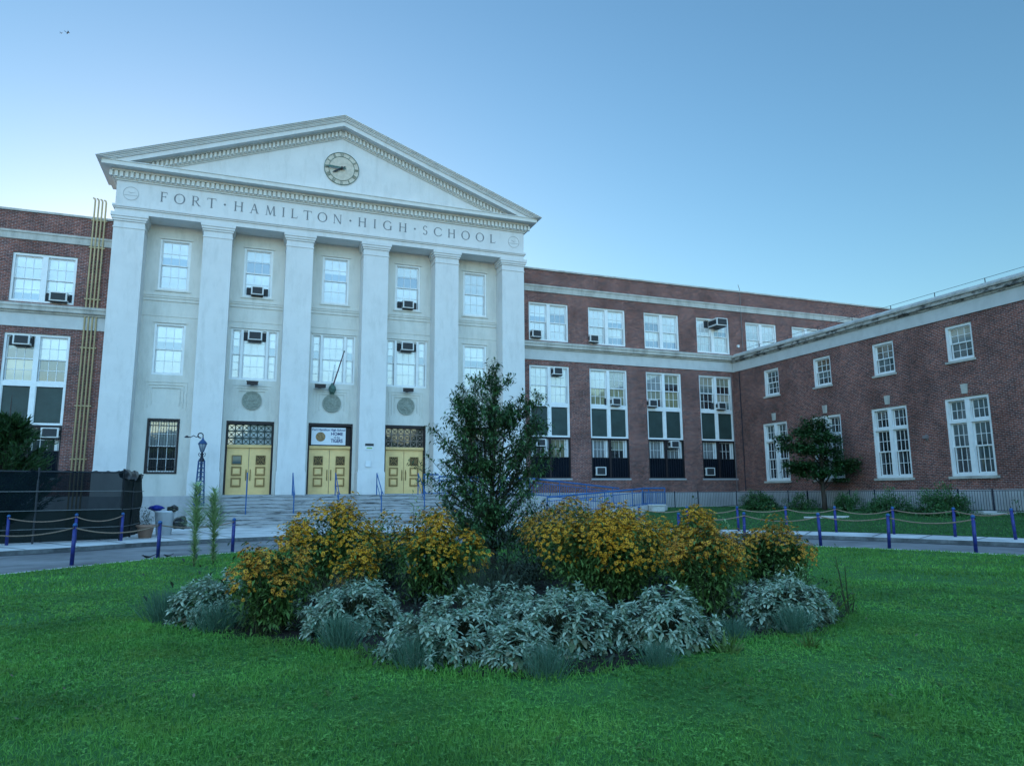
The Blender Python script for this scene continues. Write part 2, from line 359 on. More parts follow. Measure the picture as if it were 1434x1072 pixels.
PANE = dict(
    blind=pane_mat('glass_over_white_blind', (.62, .66, .66), (.5, .54, .54), .5, .3),
    blind_low=pane_mat('glass_blind_half_drawn', (.64, .68, .68), (.22, .32, .40), .32, .03),
    blind_high=pane_mat('glass_blind_from_below', (.30, .38, .44), (.62, .66, .65), .72, .03),
    blind_third=pane_mat('glass_blind_two_thirds', (.60, .64, .62), (.16, .24, .31), .55, .03, -9), blind_mid=pane_mat('glass_slatted_blind', (.56, .60, .60), (.44, .49, .50), .4, .2, -14), blind_up=pane_mat('glass_blind_lifted', (.62, .66, .64), (.20, .28, .36), .40, .02),
    curtain=pane_mat('glass_over_curtain', (.30, .33, .33), (.24, .27, .28), .5, .3, 3.5),
    yellow=pane_mat('glass_over_yellow_shade', (.30, .29, .17), (.22, .22, .12), .5, .4, 1.5),
    half=pane_mat('glass_dark_under_shade', (.26, .27, .2), (.012, .016, .022), .45, .03),
    dark=pane_mat('glass_dark_room', (.014, .02, .024), (.010, .013, .018), .5, .4, refl=.07),
    teal=pane_mat('glass_dim_room', (.05, .085, .085), (.02, .035, .04), .5, .5, 2.0, refl=.09),
    brown=pane_mat('glass_brown_shade', (.13, .085, .04), (.03, .025, .02), .5, .4),
    beige=pane_mat('glass_beige_shade', (.36, .33, .25), (.10, .14, .14), .4, .2),
)

# wall frames: local (u along the wall to the viewer's right, v up, n out of the wall)
def frame_front(x, y): return lambda p: (x + p[0], y - p[2], p[1])
def frame_wing(x, y): return lambda p: (x - p[2], y - p[0], p[1])

# ------------------------------------------------------------------ window builder
def sash_parts(T, win, u0, u1, v0, v1, cols, rows, n0, pm, sm='white', st=.055, mt=.024):
    f = MB(T)
    f.box(u0, u0 + st, v0, v1, n0, n0 + .045); f.box(u1 - st, u1, v0, v1, n0, n0 + .045)
    f.box(u0 + st, u1 - st, v0, v0 + st, n0, n0 + .045); f.box(u0 + st, u1 - st, v1 - st, v1, n0, n0 + .045)
    a, b, c, d = u0 + st, u1 - st, v0 + st, v1 - st
    for i in range(1, cols):
        x = a + (b - a) * i / cols; f.box(x - mt / 2, x + mt / 2, c, d, n0 + .008, n0 + .035)
    for j in range(1, rows):
        z = c + (d - c) * j / rows; f.box(a, b, z - mt / 2, z + mt / 2, n0 + .011, n0 + .038)
    f.build('sash', M[sm], win)
    p = MB(T); p.box(a - .01, b + .01, c - .01, d + .01, n0 + .004, n0 + .014); p.build('pane', PANE[pm], win)

def casing(T, w, v0, v1, t, n0, n1, mull=(), rails=()):
    """white outer frame of a window of width w centred on u=0; mull: list of (u,width); rails: list of (v,height)"""
    f = MB(T); h = w / 2
    f.box(-h, -h + t, v0, v1, n0, n1); f.box(h - t, h, v0, v1, n0, n1)
    f.box(-h + t, h - t, v1 - t, v1, n0, n1); f.box(-h + t, h - t, v0, v0 + t, n0, n1 + .01)
    for u, mw in mull: f.box(u - mw / 2, u + mw / 2, v0 + t, v1 - t, n0, n1 - .004)
    for v, mh in rails: f.box(-h + t, h - t, v - mh / 2, v + mh / 2, n0, n1 - .008)
    return f

def hung(T, win, u0, u1, v0, v1, cols, rows, n0, pu, pl, sm='white'):
    """double-hung pair: upper sash in front of the lower one's plane"""
    vm = (v0 + v1) / 2
    sash_parts(T, win, u0, u1, vm - .03, v1, cols, rows, n0 + .05, pu, sm)
    sash_parts(T, win, u0, u1, v0, vm + .03, cols, rows, n0, pl, sm)

def wall_with_holes(T, u0, u1, v0, v1, holes, depth, reveal):
    """a wall face (at n=0) split round rectangular holes (a,b,c,d), with reveals going back, as boxes of thickness depth"""
    f = MB(T)
    us = sorted({u0, u1, *[h[0] for h in holes], *[h[1] for h in holes]}); vs = sorted({v0, v1, *[h[2] for h in holes], *[h[3] for h in holes]})
    us = [u for u in us if u0 <= u <= u1]; vs = [v for v in vs if v0 <= v <= v1]
    for j in range(len(vs) - 1):
        run = None
        for i in range(len(us) - 1):
            cu, cv = (us[i] + us[i + 1]) / 2, (vs[j] + vs[j + 1]) / 2
            solid = not any(h[0] < cu < h[1] and h[2] < cv < h[3] for h in holes)
            if solid: f.add([(us[i], vs[j], 0), (us[i + 1], vs[j], 0), (us[i + 1], vs[j + 1], 0), (us[i], vs[j + 1], 0)], [(0, 1, 2, 3)])
    for a, b, c, d in holes:
        r = -reveal
        f.add([(a, c, 0), (a, d, 0), (a, d, r), (a, c, r)], [(0, 1, 2, 3)]); f.add([(b, c, 0), (b, d, 0), (b, d, r), (b, c, r)], [(0, 1, 2, 3)])
        f.add([(a, c, 0), (b, c, 0), (b, c, r), (a, c, r)], [(0, 1, 2, 3)]); f.add([(a, d, 0), (b, d, 0), (b, d, r), (a, d, r)], [(0, 1, 2, 3)])
        f.add([(a, c, r), (b, c, r), (b, d, r), (a, d, r)], [(0, 1, 2, 3)])
    # returns and back so that the wall has thickness
    f.add([(u0, v0, 0), (u0, v1, 0), (u0, v1, -depth), (u0, v0, -depth)], [(0, 1, 2, 3)]); f.add([(u1, v0, 0), (u1, v1, 0), (u1, v1, -depth), (u1, v0, -depth)], [(0, 1, 2, 3)])
    f.add([(u0, v1, 0), (u1, v1, 0), (u1, v1, -depth), (u0, v1, -depth)], [(0, 1, 2, 3)]); f.add([(u0, v0, -depth), (u1, v0, -depth), (u1, v1, -depth), (u0, v1, -depth)], [(0, 1, 2, 3)])
    return f

# ================================================================== ground
CX, CY = 5.0, 8.0
def interp(th, tab):
    th = (th + 180) % 360 - 180
    ks = sorted(tab); xs = [ks[-1] - 360] + ks + [ks[0] + 360]; ys = [tab[ks[-1]]] + [tab[k] for k in ks] + [tab[ks[0]]]
    return float(np.interp(th, xs, ys))
RIN = {-90: 13.2, 0: 12.95, 16.6: 12.98, 30: 13.02, 45: 13.15, 70: 13.6, 95: 14.0, 112: 14.13, 117: 14.1, 123: 13.81, 128: 13.52, 150: 13.2, -150: 13.0}
ROUT = {-90: 17, 0: 16.3, 20: 16.43, 28: 16.45, 33: 16.7, 39: 16.9, 60: 17.9, 85: 19.0, 100: 19.4, 114: 19.2, 121: 18.7, 126: 18.9, 150: 19, -150: 18}
def rin(th): return interp(th, RIN)
def rout(th): return interp(th, ROUT)
def polar(th, r, z=0): return (CX + r * math.cos(R(th)), CY + r * math.sin(R(th)), z)

def bound_r(th):
    """distance from the circle centre to the building faces X=30.2 / Y=38"""
    c, s = math.cos(R(th)), math.sin(R(th)); r = 60.0
    if c > 1e-4: r = min(r, (30.15 - CX) / c)
    if s > 1e-4: r = min(r, (37.95 - CY) / s)
    return r
def lawn_start(th): return rout(th) + 2.15 - .25 * max(0, min(1, (35 - th) / 20))
def ground_z(x, y):
    """height of the ground outside the drive"""
    th = math.degrees(math.atan2(y - CY, x - CX)); r = math.hypot(x - CX, y - CY)
    if r < rin(th): return .05
    if r < rout(th): return 0
    if -60 < th < 59 and r > lawn_start(th):
        t = (r - lawn_start(th)) / max(.1, bound_r(th) - lawn_start(th)); t = max(0, min(1, t * 1.08))
        return .14 + .5 * (t * t * (3 - 2 * t) * .5 + t * .5)
    return .13

g = MB(); g.quad((-900, -900, -.02), (900, -900, -.02), (900, 900, -.02), (-900, 900, -.02)); tag(g.build('ground', M['soil']), kind='structure')
ths = [i * 2.5 for i in range(145)]
g = MB()
for i in range(144):
    a, b = ths[i], ths[i + 1]; g.quad(polar(a, rin(a) - .3), polar(a, rout(a) + .2), polar(b, rout(b) + .2), polar(b, rin(b) - .3))
tag(g.build('driveway', M['asphalt']), kind='structure')
g = MB()                                     # narrow concrete edging round the lawn
for i in range(144):
    a, b = ths[i], ths[i + 1]
    def pr(t, r, z): return polar(t, rin(t) + r, z)
    g.quad(pr(a, 0, -.01), pr(b, 0, -.01), pr(b, 0, .045), pr(a, 0, .045)); g.quad(pr(a, -.11, .045), pr(a, 0, .045), pr(b, 0, .045), pr(b, -.11, .045))
    g.quad(pr(a, -.11, -.01), pr(b, -.11, -.01), pr(b, -.11, .045), pr(a, -.11, .045))
tag(g.build('lawn_edging', M['curb']), kind='structure')
g = MB()
for i in range(144):
    a, b = ths[i], ths[i + 1]
    g.add([(CX, CY, .05), polar(a, rin(a) - .11, .035), polar(b, rin(b) - .11, .035)], [(0, 1, 2)])
tag(g.build('lawn', M['soil']), kind='structure')
# kerb and pavement ring outside the drive
g = MB(); p = MB(); kf = MB(); gu = MB()
for i in range(144):
    a, b = ths[i], ths[i + 1]
    def po(t, r, z): return polar(t, rout(t) + r, z)
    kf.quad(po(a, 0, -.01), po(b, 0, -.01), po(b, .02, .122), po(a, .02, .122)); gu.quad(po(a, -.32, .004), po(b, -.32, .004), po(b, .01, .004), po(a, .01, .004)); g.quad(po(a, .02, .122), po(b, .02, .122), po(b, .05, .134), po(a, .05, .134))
    g.quad(po(a, .05, .134), po(b, .05, .134), po(b, .2, .136), po(a, .2, .136))
    p.quad(po(a, .2, .13), po(b, .2, .13), po(b, 40, .13), po(a, 40, .13))
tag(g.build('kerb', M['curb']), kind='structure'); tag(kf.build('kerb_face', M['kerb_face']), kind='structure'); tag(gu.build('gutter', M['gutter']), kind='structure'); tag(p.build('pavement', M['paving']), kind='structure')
# raised back lawn on the right
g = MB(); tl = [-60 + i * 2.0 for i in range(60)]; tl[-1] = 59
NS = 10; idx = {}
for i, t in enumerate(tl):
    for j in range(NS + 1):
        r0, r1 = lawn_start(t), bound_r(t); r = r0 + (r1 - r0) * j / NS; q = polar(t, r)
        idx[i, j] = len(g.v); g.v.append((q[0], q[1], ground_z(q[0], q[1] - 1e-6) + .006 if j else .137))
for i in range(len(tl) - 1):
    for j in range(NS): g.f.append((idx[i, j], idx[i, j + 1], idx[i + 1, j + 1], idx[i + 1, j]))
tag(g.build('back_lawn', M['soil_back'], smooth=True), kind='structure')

# expansion joints in the walk
g = MB()
for th in (24.5, 29.3, 34, 41, 47, 106, 111, 116.2, 120.4, 124.5, 128.4):
    a = 0.06
    g.quad(polar(th - a, rout(th) + .01, .140), polar(th + a, rout(th) + .01, .140), polar(th + a, rout(th) + (1.95 if th < 60 else 6), .140), polar(th - a, rout(th) + (1.95 if th < 60 else 6), .140))
tag(g.build('pavement_joints', M['ac_dark']), kind='structure')

# ================================================================== entrance pavilion (white portico)
PV = empty('entrance_pavilion', (4.1, 38, 0), 0, 'white temple-fronted school entrance with six square pilasters, pediment and lettered frieze', 'building')
TP = lambda p: (p[0] - 4.1, p[1] - 38, p[2])        # world -> pavilion space
PC = [4.1 + 4.005 * (k - 2.5) for k in range(6)]; PW = 1.36
BAY = [(PC[k] + PC[k + 1]) / 2 for k in range(5)]
FY, RY = 37.0, 38.1                                  # pilaster face, recessed wall
# recessed wall with openings
holes = []
for k, b in enumerate(BAY):
    holes.append((b - .72, b + .72, 11.83, 14.5))
    if k in (0, 4): holes += [(b - .71, b + .71, 7.5, 10.12), (b - .72, b + .72, 2.63, 5.32)]
    else: holes += [(b - 1.16, b + 1.16, 7.43, 10.13), (b - 1.15, b + 1.15, 1.56, 5.31)]
wall = wall_with_holes(lambda p: TP(frame_front(0, RY)(p)), PC[0], PC[5], .1, 15.3, holes, 2.0, .42)
wall.build('recessed_wall', M['stucco_wall'], PV)
for k, c in enumerate(PC):
    f = MB(TP)
    f.box(c - PW / 2, c + PW / 2, FY, RY + (.2 if 0 < k < 5 else 1.4), 1.56 if k else .13, 14.78)
    f.box(c - PW / 2 - .035, c + PW / 2 + .035, FY - .035, RY + .2, 1.56, 2.68)
    f.prism([(c - PW / 2 - .035, 2.68), (c + PW / 2 + .035, 2.68), (c + PW / 2, 2.76), (c - PW / 2, 2.76)], 1, FY - .03, RY)
    f.box(c - PW / 2 - .03, c + PW / 2 + .03, FY - .03, RY + .1, 14.46, 14.52)
    f.box(c - PW / 2 - .05, c + PW / 2 + .05, FY - .05, RY + .1, 14.80, 14.90)
    f.box(c - PW / 2 - .10, c + PW / 2 + .10, FY - .10, RY + .1, 14.90, 15.02)
    f.box(c - PW / 2 - .14, c + PW / 2 + .14, FY - .14, RY + .1, 15.02, 15.20)
    f.box(c - PW / 2 + .01, c + PW / 2 - .01, FY + .01, RY + .1, 14.7, 14.8)
    f.build('pilaster', M['stucco'], PV)
XL, XR = PC[0] - PW / 2, PC[5] + PW / 2
# stone base of the outer bays
f = MB(TP)
f.box(XL - .04, -1.02, FY - .12, RY + .5, .05, 1.555); f.box(-1.02, 9.7, FY - .3, RY + .4, .05, 1.5); f.box(9.7, XR + .04, FY - .12, RY + .5, .05, 1.555)
f.build('stone_base', M['concrete'], PV)
# entablature
f = MB(TP)
f.box(XL, XR, FY, RY + 1.4, 15.20, 15.45); f.box(XL - .06, XR + .06, FY - .06, RY + 1.4, 15.45, 15.52); f.box(XL - .11, XR + .11, FY - .11, RY + 1.4, 15.52, 15.62)
f.box(XL, XR, FY, RY + 1.4, 15.62, 16.86)
f.build('frieze', M['stucco'], PV)
f = MB(TP)
f.box(XL - .07, XR + .07, FY - .07, RY + 1.4, 16.86, 16.93); f.box(XL - .13, XR + .13, FY - .13, RY + 1.4, 16.93, 17.26); f.box(XL - .24, XR + .24, FY - .24, RY + 1.4, 17.26, 17.38)
n = 96; stp = (XR - XL + .5) / n
for i in range(n + 1):
    x = XL - .25 + stp * i; f.box(x - stp * .3, x + stp * .3, FY - .25, FY - .1, 16.98, 17.24)
for i in range(7):
    y = FY - .25 + stp * (i + .5)
    for sx in (XL - .25, XR + .25): f.box(sx - (.0 if sx < 0 else .12), sx + (.12 if sx < 0 else 0), y, y + stp * .6, 16.98, 17.24)
f.build('dentil_band', M['soffit'], PV)
f = MB(TP)
CO = .62
f.box(XL - CO, XR + CO, FY - CO, RY + 1.5, 17.38, 17.62); f.box(XL - CO - .04, XR + CO + .04, FY - CO - .04, RY + 1.5, 17.585, 17.625)
f.build('cornice', M['soffit'], PV)
# pediment
AX, AZ = 4.1, 21.40; SL = .3706
EX = 11.36                                            # eave half width
def rake(x, off=0): return AZ + off - SL * abs(x - AX)
f = MB(TP)
hw = (rake(AX, -.40) - 17.62) / SL
f.prism([(AX - 10.2, 17.60), (AX + 10.2, 17.60), (AX, 17.60 + 10.2 * SL)], 1, FY, RY + 1.2)
f.build('tympanum', M['stucco'], PV)
f = MB(TP)
for s in (-1, 1):
    def strip(z0, z1, y0, x_end, f=f, s=s):
        # sloped bar: vertical offsets z0..z1 relative to the soffit line, out to x_end
        pts = [(AX, AZ + z0), (AX + s * x_end, AZ + z0 - SL * x_end), (AX + s * x_end, AZ + z1 - SL * x_end), (AX, AZ + z1)]
        f.prism(pts, 1, y0, RY + 1.5)
    strip(-.46, -.40, FY - .06, 9.05); strip(-.40, -.06, FY - .12, 9.2)
    strip(-.06, 0.0, FY - .24, 10.1)
    m_ = 46
    for i in range(m_):
        x = .1 + 9.2 * i / m_; w_ = .105
        z = AZ - SL * x
        if z - .36 < 17.66: continue
        f.prism([(AX + s * x, z - .36), (AX + s * (x + w_), z - SL * w_ - .36), (AX + s * (x + w_), z - SL * w_ - .09), (AX + s * x, z - .09)], 1, FY - .25, FY - .1)
f.build('raking_dentils', M['soffit'], PV)
f = MB(TP)
for s in (-1, 1):
    def bar(z0, z1, y0, x_end):
        zc = 17.626; xb = (AZ + z0 - zc) / SL; zt = AZ + z1 - SL * x_end
        P = [(AX, AZ + z0)]
        if xb < x_end:
            P.append((AX + s * xb, zc))
            if zt > zc: P += [(AX + s * x_end, zc), (AX + s * x_end, zt)]
            else: P.append((AX + s * (AZ + z1 - zc) / SL, zc))
        else: P += [(AX + s * x_end, AZ + z0 - SL * x_end), (AX + s * x_end, zt)]
        f.prism(P + [(AX, AZ + z1)], 1, y0, RY + 1.6)
    bar(0, .25, FY - CO + .004, 11.34); bar(.25, .30, FY - CO - .06, 11.36)
    for (a0, a1, y0) in ((.30, .37, .72), (.37, .43, .78), (.43, .48, .85), (.48, .51, .90)):
        bar(a0, a1, FY - y0, 11.36 + (y0 - .72))
f.build('raking_cornice', M['stucco'], PV)
f = MB(TP)                                            # roof behind the pediment
f.prism([(AX - 11.2, 17.7), (AX + 11.2, 17.7), (AX, AZ + .44)], 1, RY + 1.7, 62); f.build('roof', M['roof'], PV)
f = MB(TP); f.box(XL + .3, XR - .3, RY + 2.1, 61, .1, 17.69); f.build('rear_wall', M['stucco_wall'], PV)
# mouldings on the recessed wall
for k, b in enumerate(BAY):
    a0, a1 = PC[k] + PW / 2 + .002, PC[k + 1] - PW / 2 - .002
    f = MB(TP); f.box(a0, a1, RY - .10, RY + .05, 11.50, 11.64); f.box(a0, a1, RY - .07, RY + .05, 11.40, 11.50); f.box(a0, a1, RY - .03, RY + .05, 11.32, 11.40); f.box(a0, a1, RY - .05, RY + .05, 11.24, 11.32); f.build('ledge', M['stucco_wall'], PV)
    f = MB(TP); f.box(a0 + .02, a1 - .02, RY - .025, RY + .05, 10.46, 10.50); f.build('string_course', M['stucco_wall'], PV)
    f = MB(TP); h_ = 1.2 if k in (1, 2, 3) else .78; f.box(b - h_, b + h_, RY - .05, RY + .05, 10.131, 10.20); f.build('window_hood', M['stucco_wall'], PV)
    f = MB(TP); f.box(b - .80, b + .80, RY - .05, RY + .05, 14.501, 14.56); f.build('window_hood', M['stucco_wall'], PV)
    f = MB(TP); f.box(b - .80, b + .80, RY - .06, RY + .05, 11.75, 11.829); f.build('window_ledge', M['stucco_wall'], PV)
    for q, (hw_, zt) in enumerate(((.95, 7.16), (.80, 7.02), (.65, 6.88))):
        zb = 5.75 + .12 * q; d = .03 + .012 * q; f = MB(TP)
        f.box(b - hw_, b + hw_, RY - d, RY + .03, zt - .035, zt); f.box(b - hw_, b - hw_ + .035, RY - d, RY + .03, zb, zt - .035); f.box(b + hw_ - .035, b + hw_, RY - d, RY + .03, zb, zt - .035)
        f.build('stepped_panel', M['stucco_wall'], PV)
# medallions over the doors
for k in (1, 2, 3):
    b = BAY[k]; f = MB(TP)
    f.disc((b, RY + .02, 6.38), .48, .09, 32); f.disc((b, RY - .07, 6.38), .48, .03, 32, .41); f.disc((b, RY - .07, 6.38), .33, .02, 32, .30)
    for q in range(20):
        a = q * math.pi / 10; f.box(b + .37 * math.cos(a) - .018, b + .37 * math.cos(a) + .018, RY - .095, RY - .06, 6.38 + .37 * math.sin(a) - .018, 6.38 + .37 * math.sin(a) + .018)
    rr = random.Random(k)
    for q in range(16):
        a = rr.uniform(0, 6.28); d = rr.uniform(0, .24); s_ = rr.uniform(.03, .07)
        f.disc((b + d * math.cos(a), RY - .07, 6.38 + d * math.sin(a)), s_, rr.uniform(.015, .04), 8)
    f.build('medallion', M['green_stone'], PV)
# small round reliefs at both ends of the frieze
for x in (-5.95, 14.16):
    f = MB(TP); f.disc((x, FY + .02, 16.24), .35, .035, 30, .325); f.box(x - .31, x + .31, FY - .012, FY + .02, 16.14, 16.16); f.prism([(x - .16, 16.34), (x, 16.25), (x + .19, 16.33), (x + .02, 16.29)], 1, FY - .010, FY + .02)
    f.build('round_relief', M['incised'], PV)

# ---------------------------------------------------------------- frieze lettering (Roman capitals from strokes)
def arc_pts(cx, cz, rx, rz, a0, a1, t0, t1, n=18):
    """band whose thickness varies: thin at top/bottom, thick at the sides"""
    out = []; inn = []
    for i in range(n + 1):
        a = R(a0 + (a1 - a0) * i / n); c, s = math.cos(a), math.sin(a); t = t0 + (t1 - t0) * abs(c) ** 1.3
        out.append((cx + rx * c, cz + rz * s)); inn.append((cx + (rx - t) * c, cz + (rz - min(t, t0 * 1.3)) * s))
    return [(out[i], out[i + 1], inn[i + 1], inn[i]) for i in range(n)]
def st_(x0, z0, x1, z1, w):        # a stroke with horizontal ends when steep, else square
    if abs(z1 - z0) > abs(x1 - x0) * .3: return [((x0 - w / 2, z0), (x0 + w / 2, z0), (x1 + w / 2, z1), (x1 - w / 2, z1))]
    return [((x0, z0 - w / 2), (x1, z1 - w / 2), (x1, z1 + w / 2), (x0, z0 + w / 2))]
def serif(x, z, w=.2): return [((x - w / 2, z - (.03 if z > .5 else 0)), (x + w / 2, z - (.03 if z > .5 else 0)), (x + w / 2, z + (0 if z > .5 else .03)), (x - w / 2, z + (0 if z > .5 else .03)))]
TK, TN = .125, .055
def glyph(ch):
    S = []
    def stem(x, w=TK, a=0, b=1): S.extend(st_(x, a, x, b, w)); S.extend(serif(x, 0, w + .12)); S.extend(serif(x, 1, w + .12))
    if ch == 'F': stem(.14); S += st_(.14, .97, .6, .97, .05); S += st_(.14, .52, .5, .52, .05); S += st_(.59, .97, .6, .8, .04); S += st_(.49, .62, .49, .42, .04); return S, .64
    if ch == 'O': S += arc_pts(.5, .5, .5, .52, 0, 360, .05, .14, 36); return S, 1.0
    if ch == 'R': stem(.14); S += arc_pts(.36, .74, .28, .26, -90, 90, .05, .13, 14); S += st_(.14, .975, .38, .975, .05); S += st_(.14, .50, .38, .50, .05); S += st_(.36, .49, .72, 0, .13); S += serif(.78, 0, .14); return S, .84
    if ch == 'T': stem(.4); S += st_(0, .97, .8, .97, .05); S += st_(.02, .97, 0, .8, .04); S += st_(.78, .97, .8, .8, .04); return S, .8
    if ch == 'H': stem(.14); stem(.74); S += st_(.14, .52, .74, .52, .05); return S, .88
    if ch == 'A': S += st_(.12, 0, .42, .98, .055); S += st_(.74, 0, .44, 1.0, .125); S += st_(.24, .34, .64, .34, .045); S += serif(.12, 0, .22); S += serif(.75, 0, .26); return S, .88
    if ch == 'M': S += st_(.13, 0, .2, 1, .05); S += st_(.2, 1, .5, .05, .12); S += st_(.5, .05, .8, 1, .055); S += st_(.88, 0, .82, 1, .125); S += serif(.12, 0, .2); S += serif(.89, 0, .26); return S, 1.02
    if ch == 'I': stem(.14); return S, .28
    if ch == 'L': stem(.14); S += st_(.14, .03, .6, .03, .05); S += st_(.6, .03, .64, .22, .04); return S, .64
    if ch == 'N': S += st_(.12, 0, .12, 1, .055); S += st_(.14, .98, .76, .02, .125); S += st_(.78, 0, .78, 1, .055); S += serif(.12, 0, .2); S += serif(.1, 1, .18); S += serif(.78, 1, .2); return S, .9
    if ch == 'G': S += arc_pts(.5, .5, .5, .52, 38, 322, .05, .14, 30); S += st_(.84, .02, .84, .42, .12); S += serif(.84, .44, .24); return S, .96
    if ch == 'S':
        S += arc_pts(.28, .745, .24, .27, 25, 262, .05, .10, 18); S += arc_pts(.27, .255, .26, .27, 82, -155, .05, .11, 18); return S, .56
    if ch == 'C': S += arc_pts(.5, .5, .5, .52, 40, 320, .05, .14, 30); S += st_(.88, .84, .89, .7, .04); S += st_(.88, .16, .89, .3, .04); return S, .9
    return S, .3
f = MB(TP)
def word(txt, x0, x1, z0, h):
    gl = [glyph(c) for c in txt]; tot = sum(g_[1] for g_ in gl) * h
    gap = ((x1 - x0) - tot) / (len(txt) - 1); x = x0
    for S, adv in gl:
        for i, q in enumerate(S):
            e = .0006 * (i % 7)
            f.prism([(x + p_[0] * h, z0 + p_[1] * h) for p_ in q], 1, FY - .012 - e, FY + .02)
        x += adv * h + gap
word('FORT', -4.66, -2.1, 16.02, .51); word('HAMILTON', -1.24, 4.2, 16.02, .51); word('HIGH', 5.07, 7.76, 16.02, .51); word('SCHOOL', 8.67, 13.0, 16.02, .51)
for x in (-1.68, 4.65, 8.22): f.disc((x, FY + .02, 16.28), .055, .035, 8)
f.build('lettering', M['engraved'], PV)

# ---------------------------------------------------------------- pavilion windows
WIN_UP = ['blind_low', 'blind_third', 'blind_low', 'blind_third', 'blind_mid']
for k, b in enumerate(BAY):
    T = lambda p, b=b: TP(frame_front(b, RY)(p))
    win = casing(T, 1.44, 11.83, 14.5, .10, -.16, -.04).build('window', M['white'], PV)
    hung(T, win, -.62, .62, 11.94, 14.40, 3, 2, -.24, WIN_UP[k], 'blind')
    if k in (0, 4):
        win = casing(T, 1.42, 7.5, 10.12, .10, -.16, -.04).build('window', M['white'], PV)
        hung(T, win, -.61, .61, 7.61, 10.02, 3, 2, -.24, 'blind_low', 'blind')
        win = casing(T, 1.44, 2.63, 5.32, .09, -.20, .03).build('window', M['dark_frame'], PV)
        hung(T, win, -.63, .63, 2.73, 5.22, 3, 2, -.30, 'curtain', 'dark', 'white')
        gr = MB(T)
        for i in range(11): gr.box(-.60 + i * .12 - .008, -.60 + i * .12 + .008, 2.72, 5.23, -.14, -.125)
        for v in (2.95, 3.95, 5.0): gr.box(-.63, .63, v - .012, v + .012, -.125, -.110)
        gr.build('window_bars', M['iron'], win)
    else:
        win = casing(T, 2.32, 7.43, 10.13, .09, -.16, -.04, [(-.62, .13), (.62, .13)]).build('window', M['white'], PV)
        hung(T, win, -.55, .55, 7.53, 10.04, 3, 2, -.24, 'blind', 'blind')
        for s in (-1, 1): hung(T, win, s * .88 - .185, s * .88 + .185, 7.53, 10.04, 1, 3, -.24, 'blind_low', 'blind')

